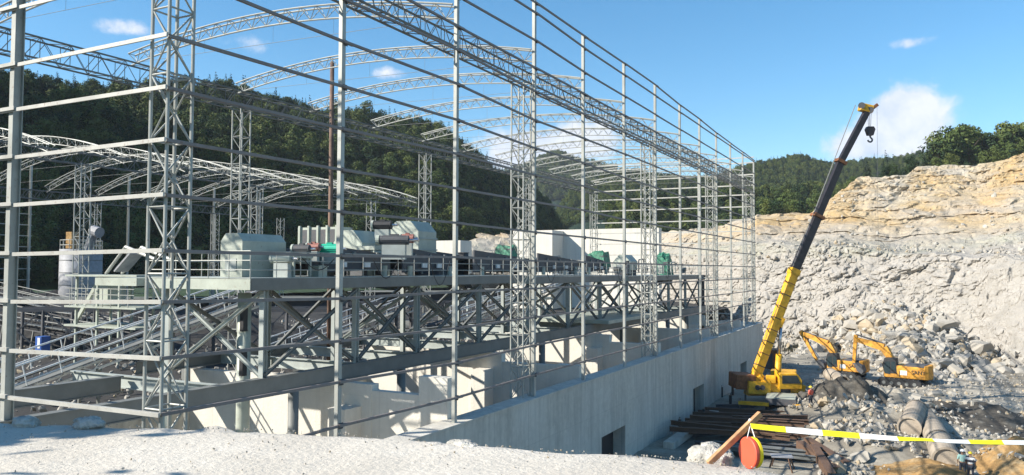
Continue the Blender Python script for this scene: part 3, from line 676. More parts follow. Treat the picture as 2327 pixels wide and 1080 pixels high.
# screens (dark vibrating screen bodies) along the deck
for k, (v0_, v1_) in enumerate([(1.62, 1.98), (2.05, 2.35), (2.5, 3.0), (3.05, 3.5), (3.6, 3.9)]):
    lab = ['first dark vibrating screen behind the handrail, beside the teal motor', 'dark vibrating screen below the two pale hoods', 'dark vibrating screen right of the tallest hood', 'dark vibrating screen behind the lattice column in mid platform', 'dark vibrating screen left of the first green tarp'][k]
    t = thing('vibrating_screen', lab, 'screen', (-1.56*A, v0_*A, DK))
    y0, y1 = v0_*A, v1_*A
    part(MB().prism([(0, 0), (y1-y0, .2), (y1-y0, 1.0), (.0, 1.5)], (-1.46*A, y0, DK+.2), V(0, 1, 0), V(0, 0, 1), V(1, 0, 0), -.06, .06), 'side_plate', 'steel_dark', t)
    part(MB().prism([(0, 0), (y1-y0, .2), (y1-y0, 1.0), (.0, 1.5)], (-1.66*A, y0, DK+.2), V(0, 1, 0), V(0, 0, 1), V(1, 0, 0), -.06, .06), 'side_plate', 'steel_dark', t)
    part(MB().prism([(0, .9), (y1-y0, .5), (y1-y0, .6), (.0, 1.0)], (-1.56*A, y0, DK+.2), V(0, 1, 0), V(0, 0, 1), V(1, 0, 0), -1.7, 1.7), 'mesh_deck', 'steel_dark', t)
    for q in (.2, .5, .8): part(MB().tube((-1.67*A, y0+(y1-y0)*q, DK+1.2), (-1.45*A, y0+(y1-y0)*q, DK+1.2), .12, 10), 'cross_tube', 'steel_grey', t)
    for q in (.1, .9): part(MB().tube((-1.452*A, y0+(y1-y0)*q, DK), (-1.452*A, y0+(y1-y0)*q, DK+.6), .16, 10), 'spring', 'machine_pale', t)
    for q in (.3, .6): part(MB().bb((-1.448*A, y0+(y1-y0)*q, DK+.5), (-1.443*A, y0+(y1-y0)*q+.5, DK+.75)), 'plate', 'white_paint', t)
for k in range(30):
    v_ = rnd_d.uniform(1.6, 5.4) if 0 else 1.6+3.8*((k*.618) % 1); x_ = -(1.41+.26*((k*.377) % 1))*A; h_ = .5+1.1*((k*.731) % 1)
    m = MB()
    if k % 3 == 0: m.box((x_, v_*A, DK+h_/2), (.5, .6, h_)).box((x_, v_*A, DK+h_+.02), (.6, .7, .05)); part(m, 'cabinet', ('steel_dark', 'machine_pale', 'steel_grey')[k % 3 if k % 2 else 1], plat)
    elif k % 3 == 1: m.path([(x_, v_*A, DK+.1), (x_, v_*A, DK+h_), (x_+.1, v_*A+1.2, DK+h_+.1), (x_+.15, v_*A+1.6, DK+.1)], .07, 7); part(m, 'pipe', 'steel_dark' if k % 2 else 'steel_pale', plat)
    else: m.tube((x_, v_*A, DK+.5), (x_+.7, v_*A, DK+.5), .24, 12).box((x_+.35, v_*A, DK+.18), (.5, .4, .3)); part(m, 'drive_unit', 'steel_dark' if k % 2 else 'steel_grey', plat)
for k in range(14):
    y = (1.5+.29*k)*A; m = MB(); P3 = [V(xb1+.25, y+2.2*q, DK+.9-1.1*math.sin(math.pi*q)*(.5+.4*(k % 3))) for q in [i/8 for i in range(9)]]
    part(m.path(P3, .022, 5), 'cable', 'black', plat)
def tarp(label, px, py, X, wx, wy, h):
    c = onX(px, py, X*A)
    t = thing('tarp_cover', label, 'tarp', c)
    me = MB(); n = 10; ht = []
    vs = []
    for j in range(n+1):
        for i in range(n+1):
            u_, v_ = i/n, j/n; e = min(u_, 1-u_, v_, 1-v_)
            z = h*min(1, (e*9)**.5)*(.82+.28*fb(V(u_*3+px, v_*3, 0), 1, 3))*(1 if e > 0 else .0)
            vs.append((c.x+(u_-.5)*wx, c.y+(v_-.5)*wy, c.z+(z if e > 0 else -.35*(.5+random.random()))))
    me.poly(vs, [(j*(n+1)+i, j*(n+1)+i+1, (j+1)*(n+1)+i+1, (j+1)*(n+1)+i) for j in range(n) for i in range(n)])
    part(me, 'sheet', 'green_tarp', t); part(MB().box(c+V(0, 0, .1), (wx*.85, wy*.85, h*1.0)), 'covered_machine', 'steel_dark', t)
tarp('green tarp draped over a machine near the platform middle, left of the pale hood', 1360, 600, -1.5, 1.9, 1.9, 1.35)
tarp('green tarp draped over the last tall machine on the platform', 1507, 622, -1.5, 2.0, 2.2, 2.6)
tarp('small green tarp flapping over the screen near the second lattice column', 1150, 582, -1.55, 1.6, 1.3, .9)
hood('pale hood between the two green tarps at the far part of the platform', -1.56*A, -1.46*A, 4.28*A, 4.42*A, DK+.4, .075*A+.25, .7)
# ------------------------------------------------------------------ tall pole
pl = onX(752, 480, -1.9*A)
pole = MB().tube((pl.x, pl.y, YL), (pl.x-.05, pl.y, .76*A*pl.y/(2.2*A)), .17, 12, .14).build('wooden_pole', 'pole_brown', smooth=True)
tag(pole, 'tall thin brown pole standing inside the hall behind the platform', 'pole')
# ------------------------------------------------------------------ conveyors
def conveyor(label, P0, P1, wd=1.0, rail=True, m='white_paint', mr='white_paint'):
    P0 = Vector(P0); P1 = Vector(P1); d = (P1-P0).normalized(); L = (P1-P0).length
    sx = d.cross(V(0, 0, 1)).normalized(); upv = sx.cross(d)
    t = thing('belt_conveyor', label, 'conveyor', P0)
    part(MB().bar(P0+upv*.22, P1+upv*.22, wd*.8, .05, upv), 'belt', 'belt', t)
    for s in (-1, 1):
        o = sx*s*wd*.5
        fr = part(MB().bar(P0+o, P1+o, .08, .16, upv), 'frame_rail', m, t)
        part(MB().bar(P0+o-upv*.6, P1+o-upv*.6, .08, .12, upv), 'frame_rail', m, t)
        z = MB(); n = int(L/1.0)
        for k in range(n):
            a = P0+d*(L*k/n)+o; b = P0+d*(L*(k+1)/n)+o
            z.bar(a-upv*.6 if k % 2 else a, b if k % 2 else b-upv*.6, .05, .05)
        part(z, 'lacing', m, t)['kind'] = 'stuff'
        ow = sx*s*(wd*.5+.6)
        part(MB().bar(P0+sx*s*(wd*.5+.32), P1+sx*s*(wd*.5+.32), .55, .04, upv), 'walkway', 'steel_grey', t)
        if rail:
            for h_ in (.5, 1.0): part(MB().tube(P0+ow+upv*h_, P1+ow+upv*h_, .045, 6), 'handrail', mr, t)
            n = int(L/1.5)
            for k in range(n+1):
                a = P0+d*(L*k/n)+ow; part(MB().tube(a, a+upv*1.0, .028, 6), 'rail_post', mr, t)
    n = int(L/5)
    for k in range(1, n):
        a = P0+d*(L*k/n)
        for s in (-1, 1):
            if a.z-.6 > YL+.5: part(MB().bar(V(a.x, a.y, a.z-.6)+sx*s*wd*.5, V(a.x, a.y, YL)+sx*s*(wd*.5+.3), .12, .12), 'leg', 'steel_grey', t)
    for e in (P0, P1): part(MB().tube(e-sx*wd*.45, e+sx*wd*.45, .3, 12), 'end_drum', 'steel_dark', t)
    return t
conveyor('long pale belt conveyor with handrails climbing from the lower left up to the platform', onX(-60, 905, -2.0*A), onX(575, 672, -2.0*A), 1.1)
conveyor('belt conveyor rising behind the platform to its middle, right of the round columns', onX(985, 742, -2.1*A), onX(1290, 640, -2.1*A), 1.1)
conveyor('dark low belt conveyor sloping down to the right at the far left of the yard', at(-40, 660, 88), at(330, 745, 72), 1.4, True, 'steel_dark', 'steel_grey')
conveyor('second dark belt conveyor in the left yard, below the first', at(-40, 715, 76), at(250, 760, 66), 1.4, True, 'steel_dark', 'steel_grey')
conveyor('belt conveyor low behind the brown pole', onX(640, 800, -2.25*A), onX(930, 690, -2.25*A), 1.0)
# screen building at the left (green frame with small roof) and silo
sc_ = thing('screening_tower', 'small pale green steel tower with walkway and raised chute left of the platform', 'steel tower', at(260, 700, 62))
c0 = at(262, 665, 62)
for dx in (-2.6, 0, 2.6):
    for dy in (-1.5, 1.5): part(MB().box(c0+V(dx, dy, -2.2), (.16, .16, 7.2)), 'leg', 'machine_pale', sc_)
for h_ in (1.35, -1.1, -2.6): part(MB().box(c0+V(.6, 0, h_), (8.6, 3.6, .14)), 'floor', 'machine_pale', sc_)
for h_ in (-.1, .35): 
    for dy in (-1.8, 1.8): part(MB().box(c0+V(.6, dy, h_), (8.2, .05, .05)), 'handrail', 'steel_pale', sc_)
for k in range(8): part(MB().box(c0+V(-3+k, -1.8, -.35), (.05, .05, 1.4)), 'rail_post', 'steel_pale', sc_)
part(MB().box(c0+V(-.6, 0, .2), (1.6, 1.6, 2.0)), 'hopper', 'teal_motor' if 0 else 'machine_pale', sc_)
for s in (-.7, .7): part(MB().tube(c0+V(-.2, s, 1.5), c0+V(2.1, s, 3.6), .12, 8), 'chute_arm', 'steel_pale', sc_); part(MB().tube(c0+V(2.1, s, 3.6), c0+V(5.6, s, 2.6), .14, 8), 'chute_arm', 'steel_pale', sc_)
part(MB().bar(c0+V(.6, 0, 1.7), c0+V(2.4, 0, 3.1), 1.2, .15), 'chute', 'silo_grey', sc_)
part(MB().bar(c0+V(-5.0, 0, -2.6), c0+V(-1.8, 0, 1.2), .2, .3), 'brace', 'machine_pale', sc_)
s0 = at(183, 640, 95); silo = thing('silo', 'grey cylindrical silo with a rail and filter head standing in the left yard', 'silo', (s0.x, s0.y, YL))
part(MB().tube((s0.x, s0.y, YL), (s0.x, s0.y, 2.3), 2.35, 28), 'drum', 'silo_grey', silo, smooth=True)
for h_ in range(6): part(MB().tube((s0.x, s0.y, YL+1+h_*1.5), (s0.x, s0.y, YL+1.06+h_*1.5), 2.38, 28), 'seam', 'steel_grey', silo)
for k in range(16):
    a = k*math.pi/8; part(MB().tube((s0.x+2.3*math.cos(a), s0.y+2.3*math.sin(a), 2.3), (s0.x+2.3*math.cos(a), s0.y+2.3*math.sin(a), 3.4), .04, 5), 'rail_post', 'steel_pale', silo)
for h_ in (2.8, 3.4): part(MB().path([(s0.x+2.3*math.cos(k*math.pi/8), s0.y+2.3*math.sin(k*math.pi/8), h_) for k in range(17)], .04, 5), 'handrail', 'steel_pale', silo)
part(MB().box((s0.x-.3, s0.y-1, 3.4), (1.1, .9, 2.0)), 'filter_box', 'orange_earth', silo)
part(MB().tube((s0.x+1.2, s0.y, 2.3), (s0.x+2.4, s0.y, 4.4), .5, 10), 'feed_pipe', 'silo_grey', silo); part(MB().tube((s0.x+2.2, s0.y, 4.6), (s0.x+3.4, s0.y, 4.3), .65, 12), 'feed_head', 'silo_grey', silo)
rb = random.Random(11)
# aggregate heaps with shade put into their colour, and yard clutter
def heap(name, label, c, r, h, m, cat='heap', n=44):
    vs = []; f = []
    for j in range(n+1):
        for i in range(n+1):
            x = (i/n*2-1)*r; y = (j/n*2-1)*r; d = math.hypot(x, y)/r
            vs.append((c.x+x, c.y+y, c.z-.3+(h+.3)*max(0, 1-d)*(1+.3*fb(V(x+c.x, y+c.y, 1), .3, 4))+.25*fb(V(x+c.x, y, 5), 1., 3)*(d < 1)))
    me = MB(); me.poly(vs, [(j*(n+1)+i, j*(n+1)+i+1, (j+1)*(n+1)+i+1, (j+1)*(n+1)+i) for j in range(n) for i in range(n)])
    return tag(me.build(name, m, smooth=True), label, cat)
def zat(px, D, z): p = at(px, 600, D); return V(p.x, p.y, z)
heap('gravel_heap', 'dark broad heap of gravel at the far left of the yard', zat(60, 92, YL), 18, 5.2, 'soil_shaded')
heap('gravel_heap', 'dark heap of gravel in front of the silo', zat(300, 84, YL), 12, 3.6, 'soil_shaded')
heap('gravel_heap', 'dark heap of gravel behind the platform\'s near end', zat(520, 84, YL), 11, 3.2, 'soil_shaded')
rs = random.Random(3)
YB = [onX(430+rs.random()*620, 700+rs.random()*130, -(2.05+rs.random()*1.2)*A) for _ in range(60)]
kinds = [('steel_beam', 'beam', 'steel_deck'), ('plank', 'plank', 'concrete_pipe'), ('crate', 'crate', 'steel_grey')]
for k, p in enumerate(YB[:42]):
    if p.y > 95: continue
    nm, ct, mt = kinds[k % 3]; L = rs.uniform(1.5, 5); a = rs.random()*3.1; z = YL+.35
    m = MB()
    if k % 3 == 2: m.box((p.x, p.y, z+.3), (1.2, .9, .9), Matrix.Rotation(a, 3, 'Z'))
    else: m.ibeam((p.x, p.y, z), (p.x+L*math.cos(a), p.y+L*math.sin(a), z+.1), .25, .3, .04)
    tag(m.build(nm, mt), {'steel_beam': 'pale steel beam lying loose in the yard behind the platform', 'plank': 'grey concrete sleeper lying in the yard behind the platform', 'crate': 'grey steel bin standing in the yard behind the platform'}[nm], ct, {'steel_beam': 'loose beams in the yard', 'plank': 'loose sleepers in the yard', 'crate': 'steel bins in the yard'}[nm])
bt = thing('portable_cabin', 'small blue box standing in the dark left yard', 'cabin', at(95, 790, 60)); cc = at(97, 782, 60)
mat('blue_paint', (.03, .10, .35), .5); part(MB().box(cc, (.75, .7, 1.2)), 'body', 'blue_paint', bt); part(MB().box(cc+V(.1, -.37, .1), (.3, .03, .8)), 'door', 'white_paint', bt)
pts = []
for k in range(2600):
    p = V(X2-1-rb.random()**1.3*45, rb.uniform(.6, 5.0)*A, YL+.2); pts.append((p, rb.choice([.06, .08, .12, .18, .28])))
YPTS = pts
# low dark steelwork in the yard behind the platform
def trestle(label, px0, px1, py, D, h, mt='steel_dark'):
    a, b = at(px0, py, D), at(px1, py, D*1.02); t = thing('pipe_rack', label, 'steel rack', a); n = max(2, int((b-a).length/3.5)); sd_ = V(-.6, 3.0, 0)
    for k in range(n+1):
        p = a.lerp(b, k/n)
        for s in (V(0, 0, 0), sd_): part(MB().bar(p+s, V(p.x, p.y, YL)+s, .2, .2), 'leg', mt, t)
        part(MB().bar(p, p+sd_, .16, .2), 'cross_beam', mt, t)
        if k < n:
            q = a.lerp(b, (k+1)/n); part(MB().bar(p, V(q.x, q.y, YL+.4), .12, .12), 'brace', mt, t); part(MB().bar(q, V(p.x, p.y, YL+.4), .12, .12), 'brace', mt, t)
    for s in (V(0, 0, 0), sd_): part(MB().bar(a+s, b+s, .2, .3), 'beam', mt, t); part(MB().tube(a+s+V(0, 0, 1), b+s+V(0, 0, 1), .04, 5), 'handrail', 'steel_pale', t)
trestle('dark steel pipe rack in the yard left of the corner tower', -20, 330, 705, 66, 4)
trestle('dark steel rack behind the near end of the platform', 430, 760, 705, 62, 4)
trestle('dark steel rack beyond the brown pole under the platform', 790, 1010, 690, 66, 4)
trestle('pale steel rack far behind the platform middle', 1040, 1240, 680, 80, 4, 'steel_deck')
# far concrete retaining walls
fwall = thing('retaining_wall', 'big pale concrete retaining wall rising behind the far end of the hall', 'wall', onY(1380, 600, 8*A))
a, b = onY(1258, 523, 7.9*A), onY(1497, 523, 7.9*A)
part(MB().bb((a.x, 7.9*A, YL), (b.x, 8.0*A, a.z)), 'wall_panel', 'lit_concrete', fwall)
a2, b2 = onY(1166, 525, 7.6*A), onY(1255, 527, 7.6*A)
part(MB().bb((a2.x, 7.6*A, YL), (b2.x, 8.1*A, a2.z)), 'wall_panel', 'lit_concrete', fwall)
part(MB().bb((b2.x, 7.6*A+6.0, YL), (a.x+.4, 7.9*A, a.z-.3)), 'wall_panel', 'lit_concrete', fwall)
cpb = onY(1030, 560, 6.8*A); bx_ = MB().box((cpb.x, cpb.y, cpb.z-2), (5.5, 4, 6)).build('concrete_block', 'lit_concrete'); tag(bx_, 'pale concrete block standing left of the rock outcrop', 'block')
# ------------------------------------------------------------------ pit: boulders and rubble
def rockmesh(seed, n=22, sq=(1, .8, .62)):
    r_ = random.Random(seed); bm = bmesh.new()
    for _ in range(n):
        v_ = Vector((r_.gauss(0, 1), r_.gauss(0, 1), r_.gauss(0, 1))).normalized(); k = r_.uniform(.8, 1.05); bm.verts.new((v_.x*sq[0]*k, v_.y*sq[1]*k, v_.z*sq[2]*k))
    res = bmesh.ops.convex_hull(bm, input=bm.verts[:]); bmesh.ops.delete(bm, geom=[g_ for g_ in res['geom_interior'] if isinstance(g_, bmesh.types.BMVert)], context='VERTS')
    bmesh.ops.dissolve_limit(bm, angle_limit=.3, verts=bm.verts, edges=bm.edges)
    me = bpy.data.meshes.new('boulder'); bm.to_mesh(me); bm.free(); me.materials.append(MATS['boulder']); return me
RK = [rockmesh(s, sq=q) for s, q in enumerate([(1, .8, .6), (1, .6, .5), (1, .9, .75), (1.2, .7, .45), (1, .95, .5), (.9, .8, .8), (1.3, .6, .4), (1, .7, .7)])]
# rubble heap leaning on the face
apex = at(2040, 700, 127); heapc = gp(2080, 845)
hp = [(1800, 812), (1850, 800), (1900, 795), (1960, 815), (2000, 850), (2060, 875), (2140, 880), (2220, 872), (2290, 862), (2330, 850)]
hu = [(1830, 770, 131), (1880, 745, 131), (1940, 715, 129), (1990, 688, 128), (2040, 690, 125), (2090, 705, 122), (2140, 725, 119), (2200, 775, 113), (2260, 810, 108), (2330, 845, 102)]
lowr = [gp(x, y)+V(0, 0, .0) for x, y in hp]; uppr = [at(*q) for q in hu]
def d_heap(p, a, b): n_ = fb(p, .12, 4)*1.3+blocky(p, .45, .8); return np.array((-n_*.1, -n_*.5, n_*.7*min(1, a*5)))
HP, GH = sheet('rubble_slope', [[p-V(0, 0, .6) for p in lowr], [l.lerp(u, .45)-V(0, 0, 1.2) for l, u in zip(lowr, uppr)], uppr, [p+V(0, 8, -1) for p in uppr]], 110, 60, 'quarry_rock', d_heap, smooth=False)
rb = random.Random(11); nb = 0
def boulder(p, s, label, group):
    o = bpy.data.objects.new('boulder', RK[rb.randrange(8)]); COL.objects.link(o); o.location = p
    o.rotation_euler = (rb.uniform(-.5, .5), rb.uniform(-.5, .5), rb.random()*6.3); o.scale = (s, s*rb.uniform(.8, 1.1), s*rb.uniform(.75, 1.1)); return tag(o, label, 'boulder', group)
for k in range(190):
    p = sample(GH, rb.uniform(.03, .72), rb.random()); s = rb.choice([.6, .7, .8, .9, 1.0, 1.2, 1.5, 1.9])
    boulder(V(*p)+V(0, -s*.3, s*.25), s, 'pale angular boulder in the big rubble slope behind the excavators', 'boulders of the rubble slope')
def on_floor(px, py):
    p = gp(px, py); 
    for _ in range(6): z = hfloor(p.x, p.y); p = onz(px, py, z)
    return p
for k in range(70):
    px = rb.uniform(1850, 2200); py = rb.uniform(880, 1075)
    if 2070 < px < 2190 and py > 915: continue
    p = on_floor(px, py); s = rb.choice([.3, .4, .5, .6, .7, .9])
    boulder(p+V(0, 0, s*.2), s, 'pale broken rock on the berm between the steel stock and the pipes', 'rocks on the berm')
# loose rubble as one mass
def rubble(name, pts, label):
    VV = []; FF = []; base = []
    for me in RK: base.append((np.array([v.co[:] for v in me.vertices]), [tuple(p.vertices) for p in me.polygons]))
    o = 0
    for p, s in pts:
        vs, fs = base[rb.randrange(8)]; R = np.array(Euler((rb.random()*6, rb.random()*6, rb.random()*6)).to_matrix())
        q = (vs*s)@R.T+np.array(p[:]); VV += q.tolist(); FF += [tuple(i+o for i in f) for f in fs]; o += len(vs)
    me = bpy.data.meshes.new(name); me.from_pydata(VV, [], FF); me.materials.append(MATS['boulder']); ob = bpy.data.objects.new(name, me); COL.objects.link(ob)
    return tag(ob, label, 'rubble', kind='stuff')
pts = []
for k in range(3800):
    p = sample(GH, rb.random()**1.1*.85, rb.random()); pts.append((V(*p)+V(0, -.1, .1), rb.choice([.15, .2, .25, .3, .4, .5, .7, .9])))
for k in range(900):   # toe of the face
    p = sample(GC, rb.uniform(.01, .07), rb.random()); pts.append((V(*p)+V(0, -rb.random()*3, 0), rb.choice([.15, .2, .3, .4, .6])))
rubble('rubble', pts, 'loose pale rubble covering the slope under the quarry face')
pts = []
for k in range(500):  # blocky debris lying on the benches of the face
    a_ = rb.choice([rb.uniform(.34, .42), rb.uniform(.34, .44), rb.uniform(.5, .85)]); p = sample(GC, a_, rb.random()); pts.append((V(*p)+V(0, -.2, .1), rb.choice([.15, .2, .3, .4, .6])))
rubble('rubble', pts, 'loose broken rock lying on the ledges of the quarry face')
pts = []
for k in range(3000):
    px = rb.uniform(1790, 2327); py = rb.uniform(870, 1080) ; p = on_floor(px, py)
    if px < 1860 and py > 930: continue
    pts.append((p+V(0, 0, .03), rb.choice([.06, .08, .12, .16, .22, .3])))
for k in range(1200):
    p = on_floor(rb.uniform(1730, 2327), rb.uniform(790, 880)); pts.append((p+V(0, 0, .02), rb.choice([.06, .1, .15, .2])))
rubble('rubble', pts, 'loose stones scattered over the pit floor on the right')
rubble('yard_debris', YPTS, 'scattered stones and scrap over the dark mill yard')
pts = []
for k in range(1100):  # gravel bits on the road and its rim
    t = rb.random(); j = t*(len(ep)-2); i = int(j); e = ep[i].lerp(ep[i+1], j-i); q = e*(1-rb.random()**3*.35)
    pts.append((V(q.x, q.y, ZR+.005+rb.random()*.01), rb.choice([.003, .004, .006, .008, .012])))
rubble('road_gravel', pts, 'small pale stones strewn along the rim of the gravel road')
# ------------------------------------------------------------------ trees
def leafcloud(bm_v, bm_f, c, r, n, sz, rnd, flat=.75):
    for _ in range(n):
        d = Vector((rnd.gauss(0, 1), rnd.gauss(0, 1), rnd.gauss(0, 1))).normalized(); k = r*rnd.uniform(.72, 1.05)
        p = c+Vector((d.x*k, d.y*k, d.z*k*flat)); nrm = (d+Vector((rnd.gauss(0, .45), rnd.gauss(0, .45), rnd.gauss(0, .45)+.3))).normalized()
        t1 = nrm.orthogonal().normalized(); t1.rotate(Matrix.Rotation(rnd.random()*6.28, 3, nrm)); t2 = nrm.cross(t1); s = sz*rnd.uniform(.6, 1.3); o = len(bm_v)
        bm_v += [tuple(p-t1*s), tuple(p+t2*s*.7+nrm*s*.15), tuple(p+t1*s), tuple(p-t2*s*.7-nrm*s*.1)]; bm_f.append((o, o+1, o+2, o+3))
def mk_mesh(name, v_, f_, m):
    me = bpy.data.meshes.new(name); me.from_pydata(v_, [], f_); me.materials.append(MATS[m]); return me
def broad(seed, m, H=9., R=3.6, ncl=22, nl=52, sz=.30):
    rnd = random.Random(seed); v_, f_ = [], []
    for k in range(ncl):
        a = rnd.random()*6.28; t_ = (k+.5)/ncl; rr = R*.72*math.sqrt(rnd.random())*math.sin(math.pi*(.18+.72*t_))**.7; z = H*(.2+.72*t_); leafcloud(v_, f_, Vector((rr*math.cos(a), rr*math.sin(a), z)), R*rnd.uniform(.30, .50), nl, sz, rnd)
    tr = MB().tube((0, 0, -1.), (0, 0, H*.55), .22, 7, .1)
    for k in range(5):
        a = k*1.26+rnd.random(); tr.tube((0, 0, H*(.3+.05*k)), (R*.6*math.cos(a), R*.6*math.sin(a), H*(.55+.06*k)), .09, 5, .03)
    return mk_mesh('crown', v_, f_, m), mk_mesh('trunk', tr.v, tr.f, 'bark')
def conifer(seed, H=12., R=2.2, sz=.36):
    rnd = random.Random(seed); v_, f_ = [], []; n = 17
    for k in range(n):
        t = k/(n-1); z = H*(.16+.84*t); r = R*(1-t)**.85+.12
        for q in range(int(22*(1-t)+5)):
            a = rnd.random()*6.28; k2 = r*rnd.uniform(.35, 1.05); p = Vector((k2*math.cos(a), k2*math.sin(a), z-k2*.28+rnd.uniform(-.2, .2)))
            d = Vector((math.cos(a), math.sin(a), -.35)).normalized(); sd_ = Vector((-math.sin(a), math.cos(a), 0)); s = sz*rnd.uniform(.7, 1.4); o = len(v_)
            v_ += [tuple(p-d*s), tuple(p+sd_*s*.6), tuple(p+d*s), tuple(p-sd_*s*.6+Vector((0, 0, s*.3)))]; f_.append((o, o+1, o+2, o+3))
    tr = MB().tube((0, 0, -1.), (0, 0, H*.96), .2, 7, .03); return mk_mesh('crown', v_, f_, 'leaf_dark'), mk_mesh('trunk', tr.v, tr.f, 'bark')
TB = [broad(s, 'leaf_broad' if s % 3 else 'leaf_dark', H=8+s % 3, R=3.2+.35*(s % 4)) for s in range(6)]
TCf = [conifer(50+s, H=11+s, R=2.0+.2*s) for s in range(3)]
tree_lib = bpy.data.collections.new('tree_library')
lib = []
for k, (c, t_) in enumerate(TB+TCf+TB[:3]):
    o = bpy.data.objects.new('foliage', c); tree_lib.objects.link(o); lib.append(o)
def scatter(name, P, S, label):
    me = bpy.data.meshes.new(name); me.from_pydata([tuple(p) for p in P], [], [])
    at_ = me.attributes.new('sc', 'FLOAT', 'POINT'); at_.data.foreach_set('value', S)
    ob = bpy.data.objects.new(name, me); COL.objects.link(ob)
    ng = bpy.data.node_groups.new(name, 'GeometryNodeTree'); ng.interface.new_socket('Geometry', in_out='INPUT', socket_type='NodeSocketGeometry'); ng.interface.new_socket('Geometry', in_out='OUTPUT', socket_type='NodeSocketGeometry')
    N = ng.nodes; L = ng.links; gi = N.new('NodeGroupInput'); go = N.new('NodeGroupOutput'); ci = N.new('GeometryNodeCollectionInfo'); ci.inputs[0].default_value = tree_lib
    ci.inputs['Separate Children'].default_value = True; ci.inputs['Reset Children'].default_value = True
    ip = N.new('GeometryNodeInstanceOnPoints'); ip.inputs['Pick Instance'].default_value = True
    rv = N.new('FunctionNodeRandomValue'); rv.data_type = 'FLOAT_VECTOR'; rv.inputs[1].default_value = (.12, .12, 6.28)
    na = N.new('GeometryNodeInputNamedAttribute'); na.data_type = 'FLOAT'; na.inputs[0].default_value = 'sc'
    L.new(gi.outputs[0], ip.inputs['Points']); L.new(ci.outputs[0], ip.inputs['Instance']); L.new(rv.outputs[0], ip.inputs['Rotation']); L.new(na.outputs[0], ip.inputs['Scale']); L.new(ip.outputs[0], go.inputs[0])
    md = ob.modifiers.new('scatter', 'NODES'); md.node_group = ng
    return tag(ob, label, 'forest', kind='stuff')
rf = random.Random(5); P, S = [], []
for k in range(12500):
    a_ = rf.uniform(.0, .78); b_ = rf.uniform(.02, 1.); p = sample(GL, a_, b_); P.append(p); S.append(rf.uniform(.38, .82))
scatter('forest', P, S, 'dense mixed forest covering the left hillside')
P, S = [], []
for k in range(3600):
    p = sample(GM, rf.uniform(.05, .75), rf.random()); P.append(p); S.append(rf.uniform(.35, .75))
for k in range(2600):
    p = sample(GC, rf.uniform(.95, .99), rf.random())
    if k % 8: continue
    P.append(p); S.append(rf.uniform(.3, .7))
scatter('forest', P, S, 'dark forest on the slope behind the quarry')
P, S = [], []
for k in range(14000): P.append(sample(GN_, rf.uniform(.2, .78), rf.random())); S.append(rf.uniform(.28, .5))
for k in range(4500): P.append(sample(GF, rf.uniform(.3, .78), rf.uniform(.05, .6))); S.append(rf.uniform(.5, .85))
scatter('forest', P, S, 'far forest on the layered hills behind the quarry')
def tree(kind, p, s, label, group):
    c, t_ = kind; nm = 'conifer_tree' if kind in TCf else 'broadleaf_tree'
    e = bpy.data.objects.new(nm, None); COL.objects.link(e); e.location = p; e.rotation_euler = (rf.uniform(-.05, .05), rf.uniform(-.05, .05), rf.random()*6.28); e.scale = (s, s, s*rf.uniform(.9, 1.15)); e.empty_display_size = .2
    for me, n_ in ((c, 'crown'), (t_, 'trunk')): o = bpy.data.objects.new(n_, me); COL.objects.link(o); o.parent = e
    tag(e, label, 'tree', group)
# trees on the left skyline, one by one
for k in range(95):
    b_ = rf.uniform(.28, .97); p = sample(GL, .665+rf.uniform(-.015, .01), b_); cf = rf.random() < .42
    tree(rf.choice(TCf) if cf else rf.choice(TB), V(*p), rf.uniform(.5, .85), 'dark pointed conifer standing out on the left ridge line' if cf else 'round bushy tree on the left ridge line', 'conifers on the left ridge' if cf else 'broadleaf trees on the left ridge')
for k in range(60):
    b_ = rf.uniform(.30, .8); p = sample(GL, rf.uniform(.3, .62), b_)
    tree(rf.choice(TB), V(*p), rf.uniform(.85, 1.2), 'large rounded tree standing above the others on the left slope', 'large trees on the left slope')
for k in range(46):
    px = rf.uniform(2105, 2440); i0 = np.interp(px, [2105, 2160, 2220, 2330, 2440], [395, 385, 372, 352, 335]); p = at(px, i0, 200+rf.random()*22)
    tree(rf.choice(TB), p-V(0, 0, 1.2), rf.uniform(.85, 1.3), 'full dark green tree on top of the quarry at the right edge', 'trees on top of the quarry')
for k in range(34):
    px = rf.uniform(1725, 1860); p = at(px, np.interp(px, [1725, 1860], [486, 486])+rf.uniform(0, 8), 192+rf.random()*30)
    tree(rf.choice(TB+TCf[:1]), p-V(0, 0, 2.0), rf.uniform(.45, .8), 'mid green tree behind the yellow ledge right of the hall end', 'trees behind the yellow ledge')
# unseen trees added beside the road to throw dappled shade on it
def big_tree(p, s, label):
    e = thing('shade_caster_tree', label, 'tree', p); c, t_ = broad(99, 'leaf_broad', 9, 4.2, 22, 60, .3)
    e.scale = (s, s, s)
    for me, n_ in ((c, 'crown'), (t_, 'trunk')): o = bpy.data.objects.new(n_, me); COL.objects.link(o); o.parent = e
big_tree(V(-13.4, -.2, ZR), .62, 'unseen leafy tree added to shade the gravel road at the left')
big_tree(V(-10.0, -1.7, ZR), .50, 'unseen small leafy tree added to shade the gravel road, nearer the camera')
